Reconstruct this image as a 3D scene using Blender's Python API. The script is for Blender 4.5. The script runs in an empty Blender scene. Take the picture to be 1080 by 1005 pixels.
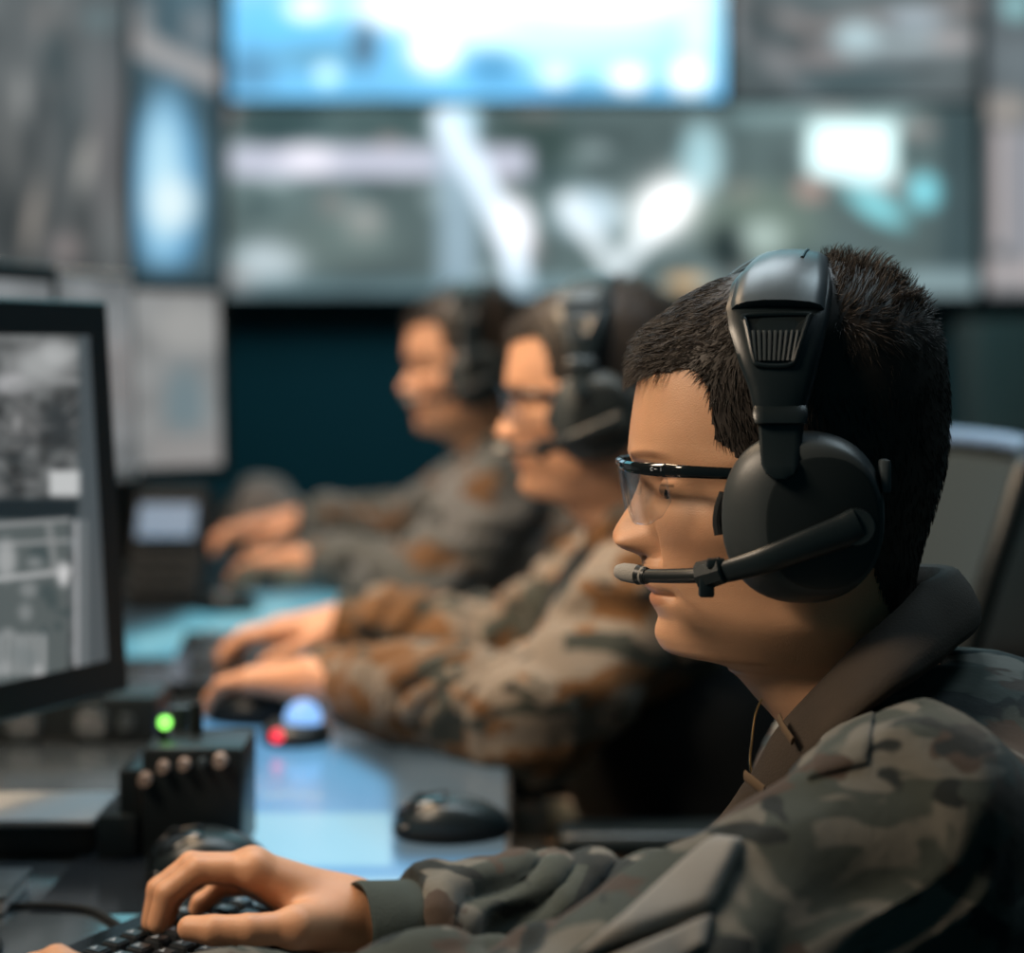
import bpy, bmesh, math, random
import numpy as np
from mathutils import Vector, Matrix

random.seed(7)
RNG = np.random.default_rng(11)
SC = bpy.context.scene
COL = SC.collection

# ------------------------------------------------------------------ camera
CZ = 1.18                 # eye height of the camera
FP = 2120.0               # focal length in pixels of the 1080 px wide frame
cam_d = bpy.data.cameras.new('camera')
cam = bpy.data.objects.new('camera', cam_d)
COL.objects.link(cam)
cam.location = (0, 0, CZ)
cam.rotation_euler = (math.radians(90), 0, 0)
cam_d.sensor_fit = 'HORIZONTAL'
cam_d.sensor_width = 36
cam_d.lens = FP / 1080 * 36
cam_d.shift_y = -132.5 / 1080
cam_d.dof.use_dof = True
cam_d.dof.focus_distance = 1.235
cam_d.dof.aperture_fstop = 3.1
cam_d.clip_start = 0.05
SC.camera = cam

SC.view_settings.view_transform = 'Standard'
SC.view_settings.look = 'None'
SC.view_settings.gamma = 1
SC.view_settings.use_curve_mapping = False
SC.view_settings.exposure = 0.0

# ------------------------------------------------------------------ world and lamps
W = bpy.data.worlds.new('world')
SC.world = W
W.use_nodes = True
W.node_tree.nodes['Background'].inputs[0].default_value = (0.10, 0.42, 0.52, 1)
W.node_tree.nodes['Background'].inputs[1].default_value = 0.07


def area(name, loc, target, size, power, color, size_y=None, spread=180):
    l = bpy.data.lights.new(name, 'AREA')
    l.shape = 'RECTANGLE'
    l.size = size
    l.size_y = size_y or size
    l.energy = power
    l.color = color
    l.spread = math.radians(spread)
    o = bpy.data.objects.new(name, l)
    COL.objects.link(o)
    o.location = loc
    o.rotation_euler = (Vector(target) - Vector(loc)).to_track_quat('-Z', 'Y').to_euler()
    return o


# ceiling lamps over the console row (all above the frame)
area('ceiling_lamp', (-1.15, 0.85, 2.15), (0.12, 1.28, 1.05), 0.45, 9.5, (1.0, 0.80, 0.60), 0.45, 110)
area('ceiling_lamp', (-0.75, 1.90, 2.45), (0.0, 2.4, 1.0), 0.4, 12, (1.0, 0.72, 0.46), 0.4, 100)
area('ceiling_lamp', (-0.85, 3.00, 2.5), (-0.2, 3.3, 1.0), 0.4, 11, (1.0, 0.78, 0.62), 0.4, 110)
area('ceiling_lamp', (0.1, 2.1, 2.55), (0.05, 1.5, 0.9), 0.7, 9, (0.78, 0.92, 1.0), 0.7, 140)


area('ceiling_lamp', (0.95, 1.75, 2.5), (0.35, 1.25, 0.95), 0.5, 3.2, (0.70, 0.90, 1.0), 0.5, 120)
area('added_teal_fill', (0.0, 5.9, 3.5), (0.0, 6.2, 0.0), 3.5, 48, (0.27, 0.85, 1.0), 3.0)  # added teal fill that lifts the dark back wall, no fixture there

# ------------------------------------------------------------------ small helpers
def srgb(r, g, b, k=1.0):
    def f(c):
        c = c / 255.0
        return (c / 12.92 if c <= 0.04045 else ((c + 0.055) / 1.055) ** 2.4) * k
    return (f(r), f(g), f(b))


def P(px, py, d):
    """point seen at pixel (px, py) of the photograph at depth d metres"""
    return np.array([(px - 540) * d / FP, d, CZ + (370 - py) * d / FP])


def tag(o, label=None, cat=None, group=None, kind=None):
    if label: o['label'] = label
    if cat: o['category'] = cat
    if group: o['group'] = group
    if kind: o['kind'] = kind
    return o


def thing(name, loc, label, cat, group=None, rz=0.0):
    o = bpy.data.objects.new(name, None)
    COL.objects.link(o)
    o.location = loc
    o.rotation_euler = (0, 0, rz)
    o.empty_display_size = 0.05
    return tag(o, label, cat, group)


def children(o):
    return [c for c in bpy.data.objects if c.parent == o]


def copy_tree(o, parent=None):
    c = o.copy()
    COL.objects.link(c)
    c.parent = parent
    for ch in children(o):
        copy_tree(ch, c)
    return c


def mk(name, verts, faces, mat, parent=None, smooth=True, origin=None, mats=None, fmat=None):
    """one mesh object; verts are in world space unless origin/parent given, then made local"""
    v = np.asarray(verts, dtype=np.float64).reshape(-1, 3)
    me = bpy.data.meshes.new(name)
    if parent is not None and origin is None:
        origin = ORG.get(parent.name, (0, 0, 0))
    if origin is not None:
        v = v - np.asarray(origin)
    if isinstance(faces, np.ndarray) and faces.ndim == 2:
        n, k = faces.shape
        me.vertices.add(len(v))
        me.vertices.foreach_set('co', v.ravel())
        me.loops.add(n * k)
        me.loops.foreach_set('vertex_index', faces.ravel().astype(np.int32))
        me.polygons.add(n)
        me.polygons.foreach_set('loop_start', np.arange(n, dtype=np.int32) * k)
        me.update(calc_edges=True)
        me.validate()
    else:
        me.from_pydata([tuple(a) for a in v], [], [tuple(int(i) for i in f) for f in faces])
        me.update()
    if mats:
        for m in mats: me.materials.append(m)
        if fmat is not None:
            me.polygons.foreach_set('material_index', np.asarray(fmat, dtype=np.int32))
    else:
        me.materials.append(mat)
    me.polygons.foreach_set('use_smooth', np.full(len(me.polygons), bool(smooth)))
    o = bpy.data.objects.new(name, me)
    COL.objects.link(o)
    if parent is not None:
        o.parent = parent
    elif origin is not None:
        o.location = origin
    return o


ORG = {}


def root(name, loc, label, cat, group=None):
    """Empty whose parts are given in world coordinates"""
    o = thing(name, tuple(loc), label, cat, group)
    ORG[o.name] = np.array(loc, dtype=float)
    return o


def sub(o, parent):
    """remember origin for an object that takes sub-parts in the same coordinates"""
    ORG[o.name] = ORG.get(parent.name, np.zeros(3))
    return o


class G:
    """geometry collector"""
    def __init__(s):
        s.v = []; s.f = []; s.n = 0

    def add(s, v, f):
        v = np.asarray(v, dtype=float).reshape(-1, 3)
        s.v.append(v)
        s.f += [tuple(int(i) + s.n for i in q) for q in f]
        s.n += len(v)
        return s

    def loft(s, rings, closed=True, caps=True):
        rings = [np.asarray(r, dtype=float) for r in rings]
        m = len(rings[0]); n = len(rings)
        f = []
        for i in range(n - 1):
            for j in range(m if closed else m - 1):
                k = (j + 1) % m
                f.append((i * m + j, i * m + k, (i + 1) * m + k, (i + 1) * m + j))
        if caps:
            f.append(tuple(range(m))[::-1])
            f.append(tuple((n - 1) * m + j for j in range(m)))
        return s.add(np.concatenate(rings), f)

    def box(s, c, size, rz=0.0, bevel=0.0, rot=None, segs=2):
        bm = bmesh.new()
        bmesh.ops.create_cube(bm, size=1)
        bmesh.ops.scale(bm, vec=size, verts=bm.verts)
        if bevel > 0:
            bmesh.ops.bevel(bm, geom=bm.edges[:] , offset=bevel, segments=segs, profile=0.5, affect='EDGES')
        R = rot if rot is not None else Matrix.Rotation(rz, 3, 'Z')
        bmesh.ops.transform(bm, matrix=Matrix.Translation(Vector(tuple(c))) @ R.to_4x4(), verts=bm.verts)
        bm.verts.index_update()
        v = [tuple(a.co) for a in bm.verts]
        f = [tuple(a.index for a in q.verts) for q in bm.faces]
        bm.free()
        return s.add(v, f)

    def tube(s, pts, rad, seg=12, flat=1.0, up=(0, 0, 1), caps=True):
        pts = np.asarray(pts, dtype=float)
        n = len(pts)
        rad = np.full(n, rad) if np.isscalar(rad) else np.asarray(rad, dtype=float)
        rings = []
        prev = None
        for i in range(n):
            t = pts[min(i + 1, n - 1)] - pts[max(i - 1, 0)]
            t = t / (np.linalg.norm(t) + 1e-12)
            if prev is None:
                a = np.cross(t, np.array(up, dtype=float))
                if np.linalg.norm(a) < 1e-3: a = np.cross(t, np.array([1.0, 0, 0]))
            else:
                a = prev - t * np.dot(prev, t)
            a /= np.linalg.norm(a); prev = a
            b = np.cross(t, a)
            th = np.linspace(0, 2 * math.pi, seg, endpoint=False)
            rings.append(pts[i] + rad[i] * (np.outer(np.cos(th), a) * flat + np.outer(np.sin(th), b)))
        return s.loft(rings, True, caps)

    def cyl(s, a, b, r, r2=None, seg=24):
        a = np.asarray(a, dtype=float); b = np.asarray(b, dtype=float)
        return s.tube([a, b], [r, r if r2 is None else r2], seg)

    def ell(s, c, r, seg=20, rings=12, R=None):
        v = []; f = []
        for i in range(rings + 1):
            ph = math.pi * i / rings
            for j in range(seg):
                th = 2 * math.pi * j / seg
                v.append((math.sin(ph) * math.cos(th), math.sin(ph) * math.sin(th), math.cos(ph)))
        for i in range(rings):
            for j in range(seg):
                k = (j + 1) % seg
                f.append((i * seg + j, (i + 1) * seg + j, (i + 1) * seg + k, i * seg + k))
        v = np.array(v) * np.array(r)
        if R is not None: v = v @ np.array(R).T
        return s.add(v + np.array(c), f)

    def make(s, name, mat, parent=None, smooth=True, origin=None, sharp=None):
        o = mk(name, np.concatenate(s.v), s.f, mat, parent, smooth, origin)
        if smooth:
            o.data.set_sharp_from_angle(angle=math.radians(sharp or 35))
        return o


def spline(pts, n=8):
    """Catmull-Rom through points"""
    p = np.asarray(pts, dtype=float)
    p = np.vstack([2 * p[0] - p[1], p, 2 * p[-1] - p[-2]])
    out = []
    for i in range(1, len(p) - 2):
        for t in np.linspace(0, 1, n, endpoint=False):
            a, b, c, d = p[i - 1], p[i], p[i + 1], p[i + 2]
            out.append(0.5 * ((2 * b) + (-a + c) * t + (2 * a - 5 * b + 4 * c - d) * t ** 2 + (-a + 3 * b - 3 * c + d) * t ** 3))
    out.append(p[-2])
    return np.array(out)


# noise in numpy
_T = [np.random.default_rng(k).random((32, 32, 32)) for k in range(4)]


def noise(p, scale=1.0, seed=0):
    q = np.asarray(p) * scale + 100.0
    i = np.floor(q).astype(int); f = q - i
    f = f * f * (3 - 2 * f)
    T = _T[seed % 4]
    r = 0
    for dx in (0, 1):
        for dy in (0, 1):
            for dz in (0, 1):
                w = (f[:, 0] if dx else 1 - f[:, 0]) * (f[:, 1] if dy else 1 - f[:, 1]) * (f[:, 2] if dz else 1 - f[:, 2])
                r = r + w * T[(i[:, 0] + dx) % 32, (i[:, 1] + dy) % 32, (i[:, 2] + dz) % 32]
    return r * 2 - 1


# ------------------------------------------------------------------ signed-distance mesher
def cap(p, a, b, r1, r2=None):
    r2 = r1 if r2 is None else r2
    a = np.asarray(a, dtype=np.float32); b = np.asarray(b, dtype=np.float32)
    ab = b - a
    t = np.clip(((p - a) @ ab) / float(ab @ ab), 0, 1)
    return np.linalg.norm(p - a - t[:, None] * ab, axis=1) - (r1 + (r2 - r1) * t)


def ellip(p, c, r, R=None):
    q = p - np.asarray(c, dtype=np.float32)
    if R is not None: q = q @ np.asarray(R, dtype=np.float32)
    r = np.asarray(r, dtype=np.float32)
    k0 = np.linalg.norm(q / r, axis=1)
    k1 = np.linalg.norm(q / (r * r), axis=1) + 1e-6
    return k0 * (k0 - 1) / k1


def smin(a, b, k):
    h = np.clip(0.5 + 0.5 * (b - a) / k, 0, 1)
    return b + (a - b) * h - k * h * (1 - h)


def net(f, lo, hi, h):
    lo = np.asarray(lo, dtype=float); hi = np.asarray(hi, dtype=float)
    n = np.ceil((hi - lo) / h).astype(int) + 1
    ys = (lo[1] + h * np.arange(n[1])).astype(np.float32)
    zs = (lo[2] + h * np.arange(n[2])).astype(np.float32)
    Y, Z = np.meshgrid(ys, zs, indexing='ij')
    V = np.empty(n, dtype=np.float32)
    step = max(1, int(300000 / (n[1] * n[2])))
    for i in range(0, n[0], step):
        m = min(step, n[0] - i)
        xs = (lo[0] + h * np.arange(i, i + m)).astype(np.float32)
        pts = np.empty((m, n[1], n[2], 3), dtype=np.float32)
        pts[..., 0] = xs[:, None, None]; pts[..., 1] = Y; pts[..., 2] = Z
        V[i:i + m] = f(pts.reshape(-1, 3)).reshape(m, n[1], n[2])
    S = V < 0
    c = [S[dx:n[0] - 1 + dx, dy:n[1] - 1 + dy, dz:n[2] - 1 + dz] for dx in (0, 1) for dy in (0, 1) for dz in (0, 1)]
    tot = sum(a.astype(np.int8) for a in c)
    act = np.argwhere((tot > 0) & (tot < 8))
    idx = -np.ones(n - 1, dtype=np.int64)
    idx[act[:, 0], act[:, 1], act[:, 2]] = np.arange(len(act))
    acc = np.zeros((len(act), 3)); cnt = np.zeros(len(act))
    E = []
    for ax in range(3):
        o1, o2 = [k for k in range(3) if k != ax]
        for a in (0, 1):
            for b in (0, 1):
                s0 = np.zeros(3, int); s0[o1] = a; s0[o2] = b
                s1 = s0.copy(); s1[ax] = 1
                E.append((s0, s1))
    for s0, s1 in E:
        i0 = act + s0; i1 = act + s1
        v0 = V[i0[:, 0], i0[:, 1], i0[:, 2]]; v1 = V[i1[:, 0], i1[:, 1], i1[:, 2]]
        m = (v0 < 0) != (v1 < 0)
        t = np.where(m, v0 / np.where(m, v0 - v1, 1), 0)
        pt = s0 + t[:, None] * (s1 - s0)
        acc[m] += pt[m]; cnt[m] += 1
    verts = lo + h * (act + acc / cnt[:, None])
    quads = []
    for ax in range(3):
        o1, o2 = [k for k in range(3) if k != ax]
        sl0 = [slice(None)] * 3; sl1 = [slice(None)] * 3
        sl0[ax] = slice(0, n[ax] - 1); sl1[ax] = slice(1, n[ax])
        A = S[tuple(sl0)]; B = S[tuple(sl1)]
        e = np.argwhere(A != B)
        ok = (e[:, o1] > 0) & (e[:, o2] > 0) & (e[:, o1] < n[o1] - 1) & (e[:, o2] < n[o2] - 1)
        e = e[ok]
        fl = A[e[:, 0], e[:, 1], e[:, 2]]
        d1 = np.zeros(3, int); d1[o1] = 1
        d2 = np.zeros(3, int); d2[o2] = 1
        q = [e - d1 - d2, e - d2, e, e - d1]
        q = np.stack([idx[a[:, 0], a[:, 1], a[:, 2]] for a in q], axis=1)
        if ax == 1: fl = ~fl
        q[~fl] = q[~fl][:, ::-1]
        quads.append(q)
    F = np.concatenate(quads)
    F = F[(F >= 0).all(axis=1)]
    return verts, F


def vnormals(v, F):
    n = np.zeros_like(v)
    fn = np.cross(v[F[:, 2]] - v[F[:, 0]], v[F[:, 3]] - v[F[:, 1]])
    for k in range(4):
        np.add.at(n, F[:, k], fn)
    return n / (np.linalg.norm(n, axis=1)[:, None] + 1e-12)


# ------------------------------------------------------------------ materials
def mat(name, col, rough=0.5, metal=0.0, spec=0.5, coat=0.0, bump=0.0, bscale=200.0, var=0.0, vscale=8.0, sss=0.0, alpha=None, sheen=0.0):
    m = bpy.data.materials.new(name)
    m.use_nodes = True
    nt = m.node_tree; N = nt.nodes; L = nt.links
    b = N['Principled BSDF']
    b.inputs['Base Color'].default_value = (*col, 1)
    b.inputs['Roughness'].default_value = rough
    b.inputs['Metallic'].default_value = metal
    b.inputs['Specular IOR Level'].default_value = spec
    b.inputs['Coat Weight'].default_value = coat
    b.inputs['Sheen Weight'].default_value = sheen
    if sss:
        b.inputs['Subsurface Weight'].default_value = sss
        b.inputs['Subsurface Radius'].default_value = (0.006, 0.0025, 0.0015)
        b.inputs['Subsurface Scale'].default_value = 1.0
    tc = N.new('ShaderNodeTexCoord')
    if bump:
        nz = N.new('ShaderNodeTexNoise'); nz.inputs['Scale'].default_value = bscale; nz.inputs['Detail'].default_value = 3
        bp = N.new('ShaderNodeBump'); bp.inputs['Strength'].default_value = bump; bp.inputs['Distance'].default_value = 0.001
        L.new(tc.outputs['Object'], nz.inputs['Vector']); L.new(nz.outputs['Fac'], bp.inputs['Height']); L.new(bp.outputs['Normal'], b.inputs['Normal'])
    # a little procedural variation on every surface
    nz2 = N.new('ShaderNodeTexNoise'); nz2.inputs['Scale'].default_value = vscale; nz2.inputs['Detail'].default_value = 4
    mr = N.new('ShaderNodeMapRange'); mr.inputs[3].default_value = 1 - (var or 0.08); mr.inputs[4].default_value = 1 + (var or 0.08)
    mx = N.new('ShaderNodeMix'); mx.data_type = 'RGBA'; mx.blend_type = 'MULTIPLY'; mx.inputs[0].default_value = 1
    mx.inputs[6].default_value = (*col, 1)
    L.new(tc.outputs['Object'], nz2.inputs['Vector']); L.new(nz2.outputs['Fac'], mr.inputs[0]); L.new(mr.outputs[0], mx.inputs[7])
    L.new(mx.outputs[2], b.inputs['Base Color'])
    return m


def mat_emit(name, col, k):
    m = bpy.data.materials.new(name); m.use_nodes = True
    b = m.node_tree.nodes['Principled BSDF']
    b.inputs['Base Color'].default_value = (0.01, 0.01, 0.01, 1)
    b.inputs['Emission Color'].default_value = (*col, 1)
    b.inputs['Emission Strength'].default_value = k
    return m


def mat_screen(name, k=1.0, gloss=0.25):
    """display surface: shows the picture stored on the panel"""
    m = bpy.data.materials.new(name); m.use_nodes = True
    nt = m.node_tree; N = nt.nodes; L = nt.links
    b = N['Principled BSDF']
    b.inputs['Base Color'].default_value = (0.012, 0.014, 0.016, 1)
    b.inputs['Roughness'].default_value = gloss
    at = N.new('ShaderNodeAttribute'); at.attribute_name = 'picture'
    L.new(at.outputs['Color'], b.inputs['Emission Color'])
    b.inputs['Emission Strength'].default_value = k
    return m


def mat_attr(name, col, rough, sss=0.1, bump=0.15):
    """skin: base colour times a stored tint (lips, brows) and fine mottling"""
    m = mat(name, col, rough, spec=0.45, bump=bump * 1.8, bscale=1100, var=0.07, vscale=60, sss=sss)
    nt = m.node_tree; N = nt.nodes; L = nt.links
    b = N['Principled BSDF']
    src = b.inputs['Base Color'].links[0].from_socket
    at = N.new('ShaderNodeAttribute'); at.attribute_name = 'tint'
    mx = N.new('ShaderNodeMix'); mx.data_type = 'RGBA'; mx.blend_type = 'MULTIPLY'; mx.inputs[0].default_value = 1
    L.new(src, mx.inputs[6]); L.new(at.outputs['Color'], mx.inputs[7]); L.new(mx.outputs[2], b.inputs['Base Color'])
    return m


def mat_camo(name, cols, scale=11.0, rough=0.85):
    m = bpy.data.materials.new(name); m.use_nodes = True
    nt = m.node_tree; N = nt.nodes; L = nt.links
    b = N['Principled BSDF']
    b.inputs['Roughness'].default_value = rough
    b.inputs['Specular IOR Level'].default_value = 0.2
    b.inputs['Sheen Weight'].default_value = 0.15
    tc = N.new('ShaderNodeTexCoord')
    cur = None
    base, layers = cols[0], cols[1:]
    rgb = N.new('ShaderNodeRGB'); rgb.outputs[0].default_value = (*base, 1); cur = rgb.outputs[0]
    for k, (c, thr, sc) in enumerate(layers):
        mp = N.new('ShaderNodeMapping'); mp.inputs['Location'].default_value = (k * 3.7, k * 5.1, k * 2.3)
        mp.inputs['Scale'].default_value = (1.0, 1.0, 1.7)
        nz = N.new('ShaderNodeTexNoise'); nz.inputs['Scale'].default_value = scale * sc; nz.inputs['Detail'].default_value = 2.5
        nz.inputs['Roughness'].default_value = 0.55; nz.inputs['Distortion'].default_value = 0.6
        mr = N.new('ShaderNodeMapRange'); mr.inputs[1].default_value = thr - 0.012; mr.inputs[2].default_value = thr + 0.012
        mx = N.new('ShaderNodeMix'); mx.data_type = 'RGBA'
        L.new(tc.outputs['Object'], mp.inputs[0]); L.new(mp.outputs[0], nz.inputs['Vector']); L.new(nz.outputs['Fac'], mr.inputs[0])
        L.new(mr.outputs[0], mx.inputs[0]); L.new(cur, mx.inputs[6]); mx.inputs[7].default_value = (*c, 1)
        cur = mx.outputs[2]
    L.new(cur, b.inputs['Base Color'])
    wv = N.new('ShaderNodeTexNoise'); wv.inputs['Scale'].default_value = 1400; wv.inputs['Detail'].default_value = 1
    w2 = N.new('ShaderNodeTexNoise'); w2.inputs['Scale'].default_value = 90; w2.inputs['Detail'].default_value = 3
    ad = N.new('ShaderNodeMath'); ad.operation = 'MULTIPLY_ADD'; ad.inputs[1].default_value = 2.5
    bp = N.new('ShaderNodeBump'); bp.inputs['Strength'].default_value = 0.45; bp.inputs['Distance'].default_value = 0.0008
    L.new(tc.outputs['Object'], wv.inputs['Vector']); L.new(tc.outputs['Object'], w2.inputs['Vector'])
    L.new(w2.outputs['Fac'], ad.inputs[0]); L.new(wv.outputs['Fac'], ad.inputs[2])
    L.new(ad.outputs[0], bp.inputs['Height']); L.new(bp.outputs['Normal'], b.inputs['Normal'])
    return m


M = {}
M['black'] = mat('black_plastic', (0.012, 0.017, 0.019), 0.38, spec=0.4)
M['satin'] = mat('satin_black_plastic', (0.012, 0.020, 0.024), 0.34, spec=0.5, bump=0.08, bscale=1500)
M['grey_plastic'] = mat('grey_plastic', (0.050, 0.064, 0.072), 0.35, spec=0.5, bump=0.06, bscale=1500)
M['rubber'] = mat('black_rubber', (0.010, 0.013, 0.015), 0.75, spec=0.25, bump=0.2, bscale=700)
M['leather'] = mat('black_leatherette', (0.013, 0.015, 0.016), 0.55, spec=0.4, bump=0.3, bscale=500)
M['gloss'] = mat('gloss_black', (0.008, 0.011, 0.013), 0.12, spec=0.6, coat=0.3)
M['pale'] = mat('pale_grey_plastic', (0.42, 0.43, 0.44), 0.45)
M['metal'] = mat('brushed_metal', (0.45, 0.46, 0.47), 0.35, metal=1.0)
M['gold'] = mat('brass_chain', (0.50, 0.33, 0.15), 0.35, metal=1.0)
M['foam'] = mat('grey_foam', (0.30, 0.29, 0.27), 0.8, bump=0.5, bscale=900)
M['key'] = mat('dark_key', (0.018, 0.022, 0.026), 0.35)
M['legend'] = mat('key_legend', (0.55, 0.62, 0.7), 0.5)
M['wall'] = mat('dark_teal_paint', (0.035, 0.10, 0.12), 0.8, bump=0.1, bscale=60)
M['wall_brown'] = mat('dark_brown_panel', (0.24, 0.165, 0.14), 0.7)
M['floor'] = mat('dark_carpet', (0.016, 0.020, 0.023), 0.95, bump=0.6, bscale=400, var=0.25, vscale=30)
M['ceiling'] = mat('charcoal_ceiling', (0.05, 0.055, 0.06), 0.9)
M['desk'] = mat('lacquered_desk_top', (0.045, 0.056, 0.064), 0.20, spec=1.0, coat=1.0, bump=0.02, bscale=40, var=0.12, vscale=5)
M['desk'].node_tree.nodes['Principled BSDF'].inputs['Coat Roughness'].default_value = 0.17
M['desk'].node_tree.nodes['Principled BSDF'].inputs['Coat IOR'].default_value = 2.3
M['desk_leg'] = mat('desk_leg_steel', (0.05, 0.055, 0.06), 0.5, metal=0.6)
M['fabric'] = mat('grey_mesh_fabric', (0.022, 0.036, 0.042), 0.85, bump=0.5, bscale=900)
M['skin'] = mat_attr('skin', (0.62, 0.345, 0.20), 0.45)
M['cup'] = mat('ear_cup_grey', (0.040, 0.050, 0.054), 0.42, bump=0.06, bscale=1500)
M['rail'] = mat('rail_painted_reflection', (0.16, 0.27, 0.46), 0.4)  # blue of a reflection put into the rail's own colour
M['cuff'] = mat('dark_green_cuff', (0.030, 0.042, 0.036), 0.85, bump=0.5, bscale=600, var=0.3, vscale=40)
M['skin2'] = mat_attr('skin_warm', (0.66, 0.36, 0.22), 0.5)
M['hair'] = mat('dark_brown_hair', (0.027, 0.021, 0.017), 0.55, spec=0.4, var=0.35, vscale=180)
M['eye'] = mat('eye_white', (0.55, 0.52, 0.50), 0.15, spec=0.6)
M['iris'] = mat('eye_iris', (0.05, 0.04, 0.03), 0.2)
M['vest'] = mat('black_vest_nylon', (0.010, 0.013, 0.015), 0.8, bump=0.4, bscale=500)
M['trouser'] = None
M['camo'] = mat_camo('camouflage_cloth', [(0.135, 0.130, 0.112), ((0.048, 0.058, 0.050), 0.48, 1.0), ((0.062, 0.045, 0.035), 0.57, 1.15), ((0.015, 0.020, 0.020), 0.57, 1.3)], 13)
M['camo_warm'] = mat_camo('camouflage_cloth_tan', [(0.22, 0.18, 0.14), ((0.17, 0.085, 0.035), 0.50, 1.0), ((0.05, 0.055, 0.045), 0.56, 1.1), ((0.02, 0.02, 0.018), 0.62, 1.3)], 11)
M['camo_grey'] = mat_camo('camouflage_cloth_grey', [(0.15, 0.155, 0.155), ((0.09, 0.095, 0.09), 0.50, 1.0), ((0.14, 0.075, 0.035), 0.60, 1.0), ((0.03, 0.035, 0.035), 0.60, 1.2)], 9)
M['collar'] = mat('brown_collar_twill', (0.032, 0.022, 0.014), 0.85, bump=0.5, bscale=700, var=0.4, vscale=30)
M['flap'] = mat('pale_pocket_cloth', (0.25, 0.24, 0.22), 0.85, bump=0.5, bscale=700, var=0.15, vscale=30)
M['thread'] = mat('tan_tape', (0.10, 0.065, 0.035), 0.8)
M['beige'] = mat('beige_knob', (0.35, 0.27, 0.23), 0.5)
M['cloth'] = mat('grey_bundle_cloth', (0.16, 0.155, 0.155), 0.9, bump=0.4, bscale=300)
M['led_g'] = mat_emit('green_led', (0.25, 0.85, 0.12), 2.2)
M['led_r'] = mat_emit('red_led', (0.9, 0.03, 0.06), 2.0)
M['glow_b'] = mat_emit('blue_ball_glow', (0.25, 0.5, 0.95), 1.3)
M['glow_b2'] = mat_emit('phone_blue', (0.20, 0.40, 0.62), 0.5)
M['screen'] = mat_screen('display_picture', 1.0)
M['reflection_glow'] = mat_screen('painted_reflection_glow', 0.85, 0.18)  # emissive colour of the reflections painted on the desk
M['wallscreen'] = mat_screen('video_wall_picture', 1.0, 0.5)


def glass_mat():
    m = bpy.data.materials.new('clear_lens'); m.use_nodes = True
    nt = m.node_tree; N = nt.nodes; L = nt.links
    N.remove(N['Principled BSDF'])
    out = N['Material Output']
    t = N.new('ShaderNodeBsdfTransparent'); t.inputs[0].default_value = (0.93, 0.95, 0.97, 1)
    g = N.new('ShaderNodeBsdfGlossy'); g.inputs['Roughness'].default_value = 0.08; g.inputs[0].default_value = (.75, .9, 1, 1)
    fr = N.new('ShaderNodeLayerWeight'); fr.inputs[0].default_value = 0.12
    mx = N.new('ShaderNodeMixShader'); L.new(fr.outputs[1], mx.inputs[0]); L.new(t.outputs[0], mx.inputs[1]); L.new(g.outputs[0], mx.inputs[2]); L.new(mx.outputs[0], out.inputs[0])
    return m


M['lens'] = glass_mat()

# ------------------------------------------------------------------ room shell
def struct(name, g, m):
    o = g.make(name, m, None, smooth=False)
    return tag(o, kind='structure')


struct('floor', G().box((0.1, 3.9, -0.05), (5.8, 9.0, 0.1)), M['floor'])
struct('ceiling', G().box((0.1, 3.9, 3.65), (5.8, 9.0, 0.1)), M['ceiling'])
struct('wall_back', G().box((0.1, 8.2, 1.8), (5.8, 0.1, 3.6)), M['wall'])
struct('wall_left', G().box((-2.75, 3.85, 1.8), (0.1, 8.6, 3.6)), M['wall'])
struct('wall_right', G().box((2.95, 3.85, 1.8), (0.1, 8.6, 3.6)), M['wall'])
struct('trim_1', G().box((0.1, 8.10, 1.325), (5.4, 0.06, 0.05), bevel=0.006), M['black'])


# ------------------------------------------------------------------ display pictures
class Pic:
    """a display picture, painted as its own emissive content (values are display RGB 0..255)"""
    def __init__(s, X, Y, base):
        s.X = X; s.Y = Y
        s.c = np.ones(X.shape + (3,)) * np.array(base, dtype=float)

    def mix(s, w, col):
        w = np.clip(w, 0, 1)[..., None]
        s.c = s.c * (1 - w) + np.array(col, dtype=float) * w
        return s

    def rect(s, x0, y0, x1, y1, col, soft=3.0, a=1.0):
        g = lambda t: 1 / (1 + np.exp(-np.clip(t / soft * 2.2, -40, 40)))
        return s.mix(a * g(s.X - x0) * g(x1 - s.X) * g(s.Y - y0) * g(y1 - s.Y), col)

    def blob(s, x, y, rx, ry, col, a=1.0, p=2.0, rot=0.0):
        r = math.radians(rot)
        dx = (s.X - x) * math.cos(r) + (s.Y - y) * math.sin(r)
        dy = -(s.X - x) * math.sin(r) + (s.Y - y) * math.cos(r)
        d = (dx / rx) ** 2 + (dy / ry) ** 2
        return s.mix(a * np.exp(-d ** p), col)

    def line(s, pts, w, col, a=1.0):
        best = np.full(s.X.shape, 1e9)
        for (x0, y0), (x1, y1) in zip(pts[:-1], pts[1:]):
            dx, dy = x1 - x0, y1 - y0
            t = np.clip(((s.X - x0) * dx + (s.Y - y0) * dy) / (dx * dx + dy * dy), 0, 1)
            best = np.minimum(best, np.hypot(s.X - x0 - t * dx, s.Y - y0 - t * dy))
        return s.mix(a * np.exp(-(best / w) ** 4), col)

    def mottle(s, scale, amp, seed=0, sx=1.0, sy=1.0):
        p = np.stack([s.X.ravel() * sx / scale, s.Y.ravel() * sy / scale, np.zeros(s.X.size) + seed * 3.3], 1)
        n = (noise(p, 1, seed) + 0.5 * noise(p, 2.1, seed + 1)).reshape(s.X.shape)
        s.c = s.c * (1 + amp * n[..., None])
        return s


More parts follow.
